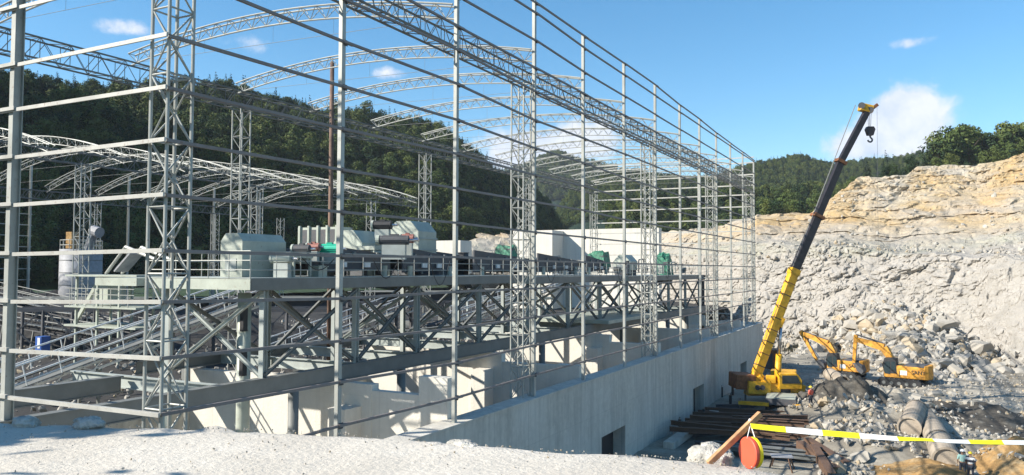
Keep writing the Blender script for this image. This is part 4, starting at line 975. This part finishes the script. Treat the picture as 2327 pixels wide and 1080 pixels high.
# ------------------------------------------------------------------ truck crane
cb = gp(1778, 928); gz0 = cb.z
crane = thing('truck_crane', 'yellow truck crane with a long black telescopic boom raised beside the concrete wall', 'crane', (cb.x, cb.y, gz0))
yaw_c = .12; Rz = Matrix.Rotation(yaw_c, 3, 'Z')
def cl_(x, y, z): return V(cb.x, cb.y, gz0)+Rz @ V(x, y, z)
part(MB().box(cl_(0, 1.2, 1.35), (2.6, 12.5, .55), Rz), 'chassis', 'steel_dark', crane)
part(MB().box(cl_(0, -3.2, 1.62), (2.5, 3.4, .12), Rz), 'deck', 'machine_pale', crane)
part(MB().box(cl_(0, 6.4, 2.0), (2.5, 2.2, 1.6), Rz), 'driver_cab', 'yellow_paint', crane, bevel=.08)
for s in (-1, 1):
    for y in (-4.2, -2.9, 1.4, 3.0, 5.6):
        wl = part(MB().tube(cl_(s*1.32, y, .58), cl_(s*.95, y, .58), .58, 18), 'wheel', 'rubber', crane); part(MB().tube(cl_(s*1.34, y, .58), cl_(s*1.30, y, .58), .3, 12), 'rim', 'steel_grey', wl, local=True)
    for y in (-5.0, 2.2):
        part(MB().box(cl_(s*2.3, y, 1.1), (2.6, .35, .3), Rz), 'outrigger', 'yellow_paint', crane); part(MB().tube(cl_(s*3.5, y, .1), cl_(s*3.5, y, 1.5), .1, 8), 'jack', 'chrome', crane); part(MB().box(cl_(s*3.5, y, .06), (.7, .7, .12), Rz), 'foot_pad', 'steel_dark', crane)
part(MB().tube(cl_(0, -.3, 1.6), cl_(0, -.3, 2.0), 1.1, 24), 'slew_ring', 'steel_dark', crane)
Dc = cb.dot(fw)
def cp(px, py, dd=0): return at(px, py, Dc+dd)
ex = (cp(1800, 800)-cp(1700, 800)).normalized()
piv = cp(1722, 848); 
part(MB().prism([(-1.0, 0), (4.2, 0), (4.5, .9), (3.4, 1.5), (1.4, 1.3), (.4, 2.0), (-.6, 1.4)], cp(1718, 897), ex, V(0, 0, 1), ex.cross(V(0, 0, 1)), -.75, .75), 'superstructure', 'yellow_paint', crane, bevel=.05)
part(MB().bar(cp(1664, 864, .3), cp(1708, 866, .3), 2.6, 1.35), 'counterweight', 'orange_brown', crane, bevel=.06)
part(MB().bar(cp(1700, 880, -1.3), cp(1750, 883, -1.3), .4, 1.1), 'side_plate', 'yellow_paint', crane)
for x_ in (1722, 1733): part(MB().tube(cp(x_, 881, -1.6), cp(x_, 881, -1.45), .24, 14), 'round_vent', 'black', crane)
cabp = cp(1792, 868, -1.3)
oc_ = part(MB().prism([(-1., -.6), (1.1, -.6), (1.1, .2), (.7, .8), (-1., .8)], cabp, ex, V(0, 0, 1), ex.cross(V(0, 0, 1)), -.55, .45), 'operator_cab', 'yellow_paint', crane, bevel=.04)
part(MB().prism([(-.75, -.1), (.95, -.1), (.6, .65), (-.75, .65)], cabp, ex, V(0, 0, 1), ex.cross(V(0, 0, 1)), .44, .50), 'window', 'glass_dark', oc_, local=True)
part(MB().prism([(1.08, -.3), (1.14, -.3), (1.14, .1), (1.08, .1)], cabp, ex, V(0, 0, 1), ex.cross(V(0, 0, 1)), -.5, .4), 'window', 'glass_dark', oc_, local=True)
for k, (px, py, s_) in enumerate([(1752, 862, .9), (1778, 855, .7), (1760, 880, 1.1), (1800, 884, 1.0), (1740, 872, .8)]): part(MB().box(cp(px, py, -1.0), (s_, .5, s_*.8), Rz), 'engine_cover', 'yellow_paint', crane, bevel=.05)
part(MB().tube(cp(1745, 862, -.8), cp(1745, 862, .8), .4, 16), 'winch_drum', 'steel_dark', crane)
tip = cp(1972, 250, 3); joint = cp(1804, 618, 1.2); c2, c3 = cp(1858, 492, 1.8), cp(1910, 368, 2.4)
base = cp(1716, 858)
bm_ = part(MB().bar(base, joint, .70, .86), 'boom_base', 'yellow_paint', crane, bevel=.05)
for k in range(1, 9):
    p = base.lerp(joint, k/9); d_ = (joint-base).normalized(); part(MB().bar(p-d_*.05, p+d_*.03, .735, .895), 'band', 'boom_black' if k % 2 else 'orange_brown', bm_, local=True)
part(MB().bar(joint-(joint-base).normalized()*.3, joint+(joint-base).normalized()*.3, .80, .96), 'collar', 'yellow_paint', bm_, local=True)
part(MB().bar(joint, c2, .60, .74), 'boom_section', 'boom_black', crane); part(MB().bar(c2, c3, .53, .66), 'boom_section', 'boom_black', crane); part(MB().bar(c3, tip, .46, .57), 'boom_section', 'boom_black', crane)
for c_, w_ in ((c2, .95), (c3, .85)): dd = (tip-base).normalized(); part(MB().bar(c_-dd*.15, c_+dd*.15, w_, w_+.15), 'collar', 'orange_brown', crane)
hd = part(MB().bar(cp(1953, 243, 3), cp(1982, 250, 3), .7, .75), 'boom_head', 'yellow_paint', crane, bevel=.05); part(MB().bar(cp(1978, 250, 3), cp(1994, 238, 3), .3, .3), 'head_sheave_arm', 'orange_brown', hd, local=True)
part(MB().tube(cp(1958, 240, 2.6), cp(1958, 240, 3.4), .32, 14), 'sheave', 'steel_dark', crane); part(MB().tube(cp(1978, 250, 2.6), cp(1978, 250, 3.4), .32, 14), 'sheave', 'steel_dark', crane)
part(MB().tube(cp(1766, 876, -.2), cp(1770, 805, .2), .30, 14), 'lift_cylinder', 'yellow_paint', crane, smooth=True); part(MB().tube(cp(1770, 805, .2), cp(1775, 735, .6), .16, 12), 'cylinder_rod', 'chrome', crane, smooth=True)
part(MB().bar(cp(1770, 742, .6), cp(1778, 722, .6), .5, .5), 'cylinder_bracket', 'yellow_paint', crane)
up1 = (joint-base).normalized().cross(ex.cross(V(0, 0, 1))).normalized()
if up1.z < 0: up1 = -up1
for s in (-.15, .15): part(MB().tube(cp(1735, 840)+up1*.9+V(0, s, 0), cp(1955, 243, 3)+up1*.5+V(0, s, 0), .025, 4), 'hoist_rope', 'steel_grey', crane)
hk = thing('crane_hook', 'dark hook block hanging on ropes from the crane boom tip', 'hook', cp(1977, 300, 3))
for dx in (-4, 0, 4): part(MB().tube(cp(1976+dx, 252, 3), cp(1976+dx*.6, 292, 3), .02, 4), 'rope', 'steel_grey', hk)
h0 = cp(1977, 298, 3)
part(MB().prism([(-.45, .15), (-.3, .42), (.3, .42), (.45, .15), (.25, -.45), (-.25, -.45)], h0, ex, V(0, 0, 1), ex.cross(V(0, 0, 1)), -.22, .22), 'block', 'boom_black', hk)
part(MB().path([h0+ex*x+V(0, 0, z) for x, z in ((0, -.4), (.02, -.62), (.2, -.78), (.2, -.98), (.03, -1.1), (-.18, -1.02), (-.22, -.88))], .08, 8), 'hook', 'steel_dark', hk)
part(MB().tube(cp(1993, 240, 3), cp(1996, 600, 3), .012, 4), 'auxiliary_rope', 'steel_grey', crane)
# ------------------------------------------------------------------ excavators
def excavator(label, px, py, scale, yaw, boomp, text=True):
    """boomp: side profile points (forward, up) of boom and stick"""
    g0 = gp(px, py); g0.z = hfloor(g0.x, g0.y)
    t = thing('excavator', label, 'excavator', g0, yaw); s = scale
    def lp(m, n, mt, par=t, **k): return part(m, n, mt, par, local=True, **k)
    for sy in (-1, 1):
        tr = MB().prism([(-2.3*s, .25*s), (-2.0*s, .02), (2.0*s, .02), (2.3*s, .25*s), (2.3*s, .65*s), (2.0*s, .9*s), (-2.0*s, .9*s), (-2.3*s, .65*s)], (0, 0, 0), V(1, 0, 0), V(0, 0, 1), V(0, 1, 0), sy*1.45*s-.3*s, sy*1.45*s+.3*s)
        tk = lp(tr, 'track', 'rubber', bevel=.04)
        for k in range(-4, 5): part(MB().box((k*.5*s, sy*1.45*s, .9*s), (.12, .62*s, .08)), 'track_pad', 'steel_dark', tk, local=True)
        for k in range(-2, 3): part(MB().tube((k*.8*s, sy*1.45*s-.33*s, .4*s), (k*.8*s, sy*1.45*s+.33*s, .4*s), .2*s, 10), 'roller', 'steel_grey', tk, local=True)
    lp(MB().box((0, 0, .7*s), (2.2*s, 2.4*s, .5*s)), 'undercarriage', 'steel_dark')
    lp(MB().tube((0, 0, .9*s), (0, 0, 1.15*s), .8*s, 20), 'slew_ring', 'steel_dark')
    lp(MB().prism([(-2.6*s, -.15*s), (1.7*s, -.15*s), (1.7*s, .45*s), (.5*s, 1.25*s), (-2.0*s, 1.2*s), (-2.6*s, 1.1*s)], (0, 0, 1.12*s), V(1, 0, 0), V(0, 0, 1), V(0, 1, 0), -1.4*s, 1.4*s), 'house', 'excavator_yellow', bevel=.05*s)
    prof = [(-2.55*s, -1.45*s), (-2.95*s, -1.1*s), (-3.15*s, 0), (-2.95*s, 1.1*s), (-2.55*s, 1.45*s)]
    lp(MB().prism(prof, (0, 0, 1.15*s), V(1, 0, 0), V(0, 1, 0), V(0, 0, 1), -.2*s, 1.35*s), 'counterweight', 'excavator_yellow', bevel=.06*s)
    lp(MB().box((-1.5*s, 0, 2.42*s), (2.1*s, 2.5*s, .2*s)), 'engine_hood', 'steel_dark')
    lp(MB().box((-.42*s, 1.415*s, 1.6*s), (.7*s, .03, .5*s)), 'panel', 'white_paint'); lp(MB().box((.0*s, 1.415*s, 1.45*s), (.06*s, .04, .6*s)), 'panel_gap', 'black')
    lp(MB().tube((-1.7*s, -.5*s, 2.6*s), (-1.7*s, -.5*s, 3.15*s), .07*s, 8), 'exhaust', 'steel_dark')
    cb_ = lp(MB().prism([(0, 0), (1.35*s, 0), (1.6*s, .9*s), (1.35*s, 1.75*s), (.1*s, 1.8*s)], (.25*s, 0, 1.4*s), V(1, 0, 0), V(0, 0, 1), V(0, 1, 0), .45*s, 1.42*s), 'cab', 'black', bevel=.04*s)
    part(MB().prism([(.75*s, .15*s), (1.3*s, .2*s), (1.45*s, .9*s), (1.25*s, 1.55*s), (.75*s, 1.6*s)], (.25*s, 0, 1.2*s), V(1, 0, 0), V(0, 0, 1), V(0, 1, 0), 1.425*s, 1.445*s), 'window', 'glass_dark', cb_, local=True)
    part(MB().prism([(.15*s, .6*s), (.62*s, .6*s), (.62*s, 1.6*s), (.2*s, 1.6*s)], (.25*s, 0, 1.2*s), V(1, 0, 0), V(0, 0, 1), V(0, 1, 0), 1.425*s, 1.445*s), 'window', 'glass_dark', cb_, local=True)
    B = [V(x*s, -.1*s, z*s) for x, z in boomp]
    bo = lp(MB().bar(B[0], B[1], .55*s, .55*s, None, .6*s, .85*s).bar(B[1], B[2], .6*s, .85*s, None, .45*s, .5*s), 'boom', 'excavator_yellow', bevel=0)
    st = lp(MB().bar(B[3], B[4], .4*s, .55*s, None, .35*s, .3*s), 'stick', 'excavator_yellow')
    lp(MB().tube(B[1].lerp(B[0], .7)+V(.5*s, 0, -.2*s), B[1]+V(.1*s, 0, -.1*s), .11*s, 8), 'boom_cylinder', 'chrome')
    cy = lp(MB().tube(B[1]+V(.1*s, 0, .5*s), B[3]+V(0, 0, .05*s), .10*s, 8), 'stick_cylinder', 'steel_dark')
    lp(MB().tube(B[3]+V(-.1*s, 0, -.2*s), B[4]+V(-.25*s, 0, .5*s), .08*s, 8), 'bucket_cylinder', 'chrome')
    e = B[4]
    bk = [(0, .15), (-.25, -.1), (-.55, -.75), (-1.05, -1.05), (-1.25, -.7), (-1.05, -.1), (-.5, .25)]
    bkt = lp(MB().prism([(x*s, z*s) for x, z in bk], (e.x, e.y, e.z), V(1, 0, 0), V(0, 0, 1), V(0, 1, 0), -.65*s, .65*s), 'bucket', 'steel_dark')
    for k in range(4): part(MB().box((e.x-1.1*s, e.y-.5*s+k*.33*s, e.z-1.05*s), (.22*s, .1*s, .08*s)), 'tooth', 'steel_grey', bkt, local=True)
    if text:
        cu = bpy.data.curves.new('lettering', 'FONT'); cu.body = 'SANY'; cu.size = .58*s; cu.extrude = .01; cu.align_x = 'CENTER'; cu.materials.append(MATS['black'])
        tx = bpy.data.objects.new('lettering_src', cu); COL.objects.link(tx); bpy.context.view_layer.update()
        me = bpy.data.meshes.new_from_object(tx); COL.objects.unlink(tx); bpy.data.objects.remove(tx)
        o = bpy.data.objects.new('lettering', me); COL.objects.link(o); o.parent = t; o.location = (-1.95*s, 1.47*s, 1.55*s); o.rotation_euler = (math.pi/2, 0, math.pi)
    return t
excavator('yellow excavator nearer the right, arm raised over the rubble', 2052, 872, 1.0, math.pi-.22, [(.6, 1.9), (2.0, 4.2), (5.2, 5.0), (5.1, 5.5), (5.4, 2.0)])
excavator('yellow excavator on the left, bucket resting by the concrete drum', 1918, 856, .92, math.pi-.3, [(.6, 1.9), (2.1, 4.3), (5.6, 5.5), (5.9, 5.8), (3.6, 1.8)])
# ------------------------------------------------------------------ pipes, steel stock, odds and ends in the pit
def pipe(label, p, q, r, group=None, plug=False):
    p = Vector(p); q = Vector(q); m = MB(); n = 28; d, x, y = m.frame(p, q)
    pts = []; prof = [(p, r), (q, r), (q, r*.84), (p, r*.84)]
    for c_, R in prof: pts += [c_+x*(math.cos(2*math.pi*i/n)*R)+y*(math.sin(2*math.pi*i/n)*R) for i in range(n)]
    f = [(k*n+i, k*n+(i+1) % n, ((k+1) % 4)*n+(i+1) % n, ((k+1) % 4)*n+i) for k in range(4) for i in range(n)]
    m.poly(pts, f)
    if plug: m.tube(q-d*.25, q-d*.12, r*.86, 20)
    m.tube(p-d*.02, p+d*.25, r*1.06, 28, cap=False); o = m.build('concrete_pipe', 'concrete_pipe', smooth=False); tag(o, label, 'pipe', group)
pa = [on_floor(2100, 958), on_floor(2118, 985), on_floor(2135, 1020), on_floor(2152, 1065)]
for k in range(3):
    a, b = pa[k], pa[k+1]; pipe(['farthest concrete pipe of the line across the pit on the right, end toward the berm', 'middle concrete pipe of the line across the pit on the right', 'nearest concrete pipe of the line, by the two workers'][k], a+V(0, 0, .45), a.lerp(b, .96)+V(0, 0, .45), .80+.03*k, plug=True)
pipe('tilted concrete pipe leaning left beside the pipe line', on_floor(2096, 962)+V(-.4, 0, 1.0), on_floor(2066, 988)+V(0, 0, .5), .85, plug=True)
pipe('white concrete drum lying on the ground in front of the left excavator', on_floor(1886, 868)+V(0, 0, .9), on_floor(1916, 880)+V(0, 0, .55), .72)
for k in range(26):
    px = rb.uniform(1600, 1790); py = rb.uniform(920, 985)
    p = gp(px, py, FL+.3+.25*(k % 4)); L = rb.uniform(3, 10); a = rb.gauss(.15, .35); o = MB().ibeam(p-V(L/2*math.cos(a), L/2*math.sin(a), 0), p+V(L/2*math.cos(a), L/2*math.sin(a), 0), .3, .35, .03).build('steel_section', 'rust_steel' if k % 4 else 'steel_dark')
    if p.x-L/2 < XO+.3: o.location.x = XO+.5-(p.x-L/2)
    tag(o, 'dark rusty steel section lying in the shaded stock beside the wall', 'steel beam', 'steel sections stacked beside the wall')
for k in range(7):
    p = gp(1610+k*14, 1010+4*(k % 3), FL+.3+.2*(k % 2)); L = 7.; a = -.12+.05*k; o = MB().ibeam(p-V(1, 0, 0), p+V(L*math.cos(a), L*math.sin(a), 0), .3, .3, .03).build('steel_section', 'steel_grey' if k % 2 else 'steel_dark')
    tag(o, 'grey steel section lying behind the hanging red disc', 'steel beam', 'steel sections behind the red disc')
for k, (x0, y0, x1, y1) in enumerate([(1818, 1002, 1900, 1062), (1835, 995, 1925, 1050), (1850, 1010, 1890, 1075)]):
    a, b = gp(x0, y0, FL+1.0), gp(x1, y1, FL+.5); d, x, y = MB().frame(a, b)
    o = MB().bar(a, b, .5, .05).bar(a+x*.25-y*.25, b+x*.25-y*.25, .05, .5).build('steel_angle', 'rust_steel')
    tag(o, ['rusty steel angle nearest the hanging disc, sloping down right', 'longest rusty steel angle sloping down toward the rubble', 'short rusty steel angle at the bottom of the picture'][k], 'steel angle')
st_ = thing('steel_stool', 'small steel table with splayed legs in the pit right of the red disc', 'table', gp(1768, 1066, FL)); tp = gp(1776, 1036, FL+1.0)
part(MB().box(tp, (1.35, 1.0, .06), Matrix.Rotation(.3, 3, 'Z')), 'top', 'silo_grey', st_)
for sx_ in (-1, 1):
    for sy_ in (-1, 1): part(MB().bar(tp+V(sx_*.45, sy_*.3, 0), V(tp.x+sx_*.75, tp.y+sy_*.5, FL), .08, .08), 'leg', 'rust_steel', st_)
sl = MB().bb((XO+1.2, 3.1*A, FL), (XO+2.0, 3.9*A, FL+.5)).build('concrete_kerb', 'concrete'); tag(sl, 'low concrete kerb along the foot of the shaded wall', 'kerb')
for k, (px, py) in enumerate([(1640, 905), (1665, 900), (1660, 925), (1545, 985), (1600, 960)]):
    p = gp(px, py); t = thing('gas_cylinder', 'small dark gas bottle standing in the shade beside the wall', 'bottle', p, 0, 'gas bottles beside the wall')
    part(MB().tube(p, p+V(0, 0, 1.1), .13, 10), 'body', 'black', t); part(MB().tube(p+V(0, 0, 1.1), p+V(0, 0, 1.3), .05, 8), 'valve', 'chrome', t)
tk = thing('water_tank', 'dark box container standing behind the crane at the end of the wall', 'container', gp(1752, 838)); q = gp(1752, 838)
part(MB().box(q+V(0, 0, 1.3), (2.0, 3, 2.6)), 'body', 'orange_brown', tk); part(MB().box(q+V(0, -1.52, 1.2), (.9, .04, 1.9)), 'door', 'steel_dark', tk)
# ------------------------------------------------------------------ people
def person(label, px, py, top, hat, yaw):
    g0 = on_floor(px, py); t = thing('person', label, 'person', g0, yaw)
    def skinned(name, verts, edges, rad, m, sub=1):
        me = bpy.data.meshes.new(name); me.from_pydata(verts, edges, []); me.materials.append(MATS[m]); o = bpy.data.objects.new(name, me); COL.objects.link(o); o.parent = t
        md = o.modifiers.new('skin', 'SKIN'); 
        for v_, r_ in zip(me.skin_vertices[0].data, rad): v_.radius = (r_, r_*.85)
        me.skin_vertices[0].data[0].use_root = True
        ss = o.modifiers.new('sub', 'SUBSURF'); ss.levels = sub; ss.render_levels = sub; return o
    J = {'pel': (0, 0, .95), 'ch': (0, 0, 1.32), 'nk': (0, 0, 1.48), 'hd': (0, .02, 1.62), 'ht': (0, .02, 1.72), 'hl': (.1, 0, .9), 'kl': (.12, .03, .5), 'al': (.13, 0, .08), 'tl': (.14, .16, .04), 'hr': (-.1, 0, .9), 'kr': (-.12, .05, .5), 'ar': (-.14, 0, .08), 'tr': (-.16, .16, .04), 'sl': (.2, 0, 1.42), 'el': (.27, .0, 1.13), 'wl': (.24, .14, .92), 'sr': (-.2, 0, 1.42), 'er': (-.27, 0, 1.13), 'wr': (-.22, .16, .95), 'fl': (.23, .2, .85), 'fr': (-.21, .22, .88)}
    ks = list(J); E_ = [('pel', 'ch'), ('ch', 'nk'), ('nk', 'hd'), ('hd', 'ht'), ('pel', 'hl'), ('hl', 'kl'), ('kl', 'al'), ('al', 'tl'), ('pel', 'hr'), ('hr', 'kr'), ('kr', 'ar'), ('ar', 'tr'), ('ch', 'sl'), ('sl', 'el'), ('el', 'wl'), ('wl', 'fl'), ('ch', 'sr'), ('sr', 'er'), ('er', 'wr'), ('wr', 'fr')]
    R_ = dict(pel=.14, ch=.15, nk=.06, hd=.1, ht=.075, hl=.09, kl=.065, al=.045, tl=.04, hr=.09, kr=.065, ar=.045, tr=.04, sl=.06, el=.045, wl=.032, fl=.035, sr=.06, er=.045, wr=.032, fr=.035)
    skinned('body', [J[k] for k in ks], [(ks.index(a), ks.index(b)) for a, b in E_], [R_[k] for k in ks], 'skin')
    sk = ['pel', 'ch', 'sl', 'el', 'sr', 'er', 'nk']; skinned('shirt', [J[k] if k != 'nk' else (0, 0, 1.43) for k in sk], [(0, 1), (1, 2), (2, 3), (1, 4), (4, 5), (1, 6)], [.165, .185, .085, .07, .085, .07, .09], top)
    tk_ = ['pel', 'hl', 'kl', 'al', 'hr', 'kr', 'ar']; skinned('trousers', [J[k] for k in tk_], [(0, 1), (1, 2), (2, 3), (0, 4), (4, 5), (5, 6)], [.155, .11, .085, .065, .11, .085, .065], 'trousers')
    h = MB(); n = 12; pts = []; fs = []
    for j in range(5):
        a = j/4*math.pi/2
        for i in range(n): pts.append((.135*math.cos(a)*math.cos(2*math.pi*i/n), .02+.155*math.cos(a)*math.sin(2*math.pi*i/n), 1.66+.13*math.sin(a)))
    for j in range(4):
        for i in range(n): fs.append((j*n+i, j*n+(i+1) % n, (j+1)*n+(i+1) % n, (j+1)*n+i))
    h.poly(pts, fs); h.box((0, .17, 1.665), (.2, .1, .02)); part(h, 'helmet', hat, t, local=True, smooth=True)
person('person in a pale teal shirt and white helmet standing by the pipes', 2188, 1087, 'shirt_teal', 'helmet_white', .2)
person('person in a dark striped shirt and yellow helmet beside the worker in teal', 2206, 1093, 'striped_shirt', 'helmet_yellow', -.2)
person('worker in a dark orange top with yellow helmet walking below the crane', 1843, 925, 'disc_red', 'helmet_yellow', 1.)
# ------------------------------------------------------------------ foreground: rock, stick, tape, disc
def rock(name, label, c, s, seed, m='pale_rock'):
    bm = bmesh.new(); bmesh.ops.create_icosphere(bm, subdivisions=4, radius=1)
    for v_ in bm.verts:
        p = v_.co+V(seed*3.1, 0, 0); k = 1+.28*noise.fractal(p*1.1, 1, 2, 3)+.09*noise.fractal(p*4, 1, 2, 3); d_, q_ = noise.voronoi(p*1.3); k += .12*noise.cell(q_[0]*5)-.06
        v_.co = V(v_.co.x*s[0]*k, v_.co.y*s[1]*k, v_.co.z*s[2]*k)
    me = bpy.data.meshes.new(name); bm.to_mesh(me); bm.free(); me.materials.append(MATS[m]); me.polygons.foreach_set('use_smooth', [True]*len(me.polygons)); o = bpy.data.objects.new(name, me); COL.objects.link(o); o.location = c
    tag(o, label, 'rock'); return o
rc = at(1616, 1040, 6.75); rock('rock', 'big pale rock holding the wooden stick at the road edge', rc, (.20, .16, .125), 1)
rock('rock', 'small rough rock on the road edge, leftmost, beside the gable post', onz(60, 962, ZR+.02), (.17, .12, .075), 2)
rock('rock', 'small rough rock on the road edge just left of the corner tower', onz(203, 963, ZR+.03), (.17, .12, .08), 3)
rock('rock', 'rough grey lump at the road edge where the concrete wall begins', onz(1052, 1014, ZR+.02)*1.02, (.16, .1, .06), 4)
Ds = 6.45
sa, sb_ = at(1612, 1052, Ds), at(1728, 940, Ds*1.03)
tag(MB().bar(sa-(sb_-sa)*.02, sb_, .038, .05).build('wooden_stick', 'wood', bevel=.004), 'reddish wooden stake leaning right from behind the pale rock', 'stick')
tp_ = sa.lerp(sb_, .80)
dc = at(1704, 1029, Ds*1.0); ax = (-rt*.955-fw*.29+up*.03).normalized()
dsk = thing('warning_disc', 'round red disc backed with a yellow disc hanging from the stick on white string', 'disc', dc)
part(MB().tube(dc-ax*.012, dc+ax*.026, .130, 40), 'red_disc', 'disc_red', dsk, bevel=.006)
part(MB().tube(dc-ax*.016, dc-ax*.050, .127, 40), 'yellow_disc', 'disc_yellow', dsk, bevel=.006)
for s in (-.025, .012): part(MB().tube(tp_-V(0, 0, .01), dc+V(0, 0, .12)+ax*(s*2), .004, 6), 'string', 'string', dsk)
part(MB().tube(tp_-(sb_-sa).normalized()*.03-V(0, 0, .02), tp_+V(.0, 0, .035), .012, 8), 'knot', 'string', dsk)
tapep = [(1706, 968, Ds, 11, .2), (1760, 974, 6.45, 13, .15), (1860, 983, 6.4, 14, .1), (1960, 991, 6.35, 12, .3), (2040, 997, 6.3, 8, .8), (2100, 999, 6.3, 4, 1.3), (2160, 1003, 6.3, 6, .7), (2240, 1005, 6.3, 8, .4), (2327, 1006, 6.35, 9, .3), (2480, 1008, 6.4, 9, .3)]
vs = []; ln = [0]
TP = [at(x, y, d) for x, y, d, w_, a in tapep]
fine_ = []
for k in range(len(tapep)-1):
    for q in range(10):
        u_ = q/10; fine_.append((TP[k].lerp(TP[k+1], u_), tapep[k][3]*(1-u_)+tapep[k+1][3]*u_, TP[k].dot(fw)))
L_ = 0; me = bpy.data.meshes.new('warning_tape'); vs = []; us = []; fine_ = [(p, w_*.85, D_) for p, w_, D_ in fine_]
for k, (p, w_, D_) in enumerate(fine_):
    if k: L_ += (p-fine_[k-1][0]).length
    hw = .026; vert = (w_*D_/F/2)/hw; vert = min(.98, vert); hz = math.sqrt(1-vert*vert)*.999; td = (fine_[min(k+1, len(fine_)-1)][0]-fine_[max(k-1, 0)][0]).normalized(); sdv = Vector((td.y, -td.x, 0)).normalized(); o = up*(hw*vert)+fw*(hw*hz*.8)
    vs += [tuple(p-o), tuple(p+o)]; us += [(L_, 0), (L_, 1)]
fs = [(2*k, 2*k+2, 2*k+3, 2*k+1) for k in range(len(fine_)-1)]
me.from_pydata(vs, [], fs); uvl = me.uv_layers.new(name='UVMap')
for pl_ in me.polygons:
    for li in pl_.loop_indices: uvl.data[li].uv = us[me.loops[li].vertex_index]
me.materials.append(MATS['warning_tape']); tp_o = bpy.data.objects.new('warning_tape', me); COL.objects.link(tp_o)
sm = tp_o.modifiers.new('thickness', 'SOLIDIFY'); sm.thickness = .003
tag(tp_o, 'yellow and white warning tape stretched from the stick to the right', 'tape')

# ------------------------------------------------------------------ haze
hz_m = bpy.data.materials.new('haze'); hz_m.use_nodes = True; t_ = hz_m.node_tree; t_.nodes.clear()
pv = t_.nodes.new('ShaderNodeVolumePrincipled'); pv.inputs['Color'].default_value = (.82, .90, 1, 1); pv.inputs['Density'].default_value = .00013
t_.links.new(pv.outputs[0], t_.nodes.new('ShaderNodeOutputMaterial').inputs['Volume'])
hzb = MB().bb((-3050, -1550, FL-4.5), (3050, 4050, 230)).build('haze', hz_m); hzb['kind'] = 'stuff'
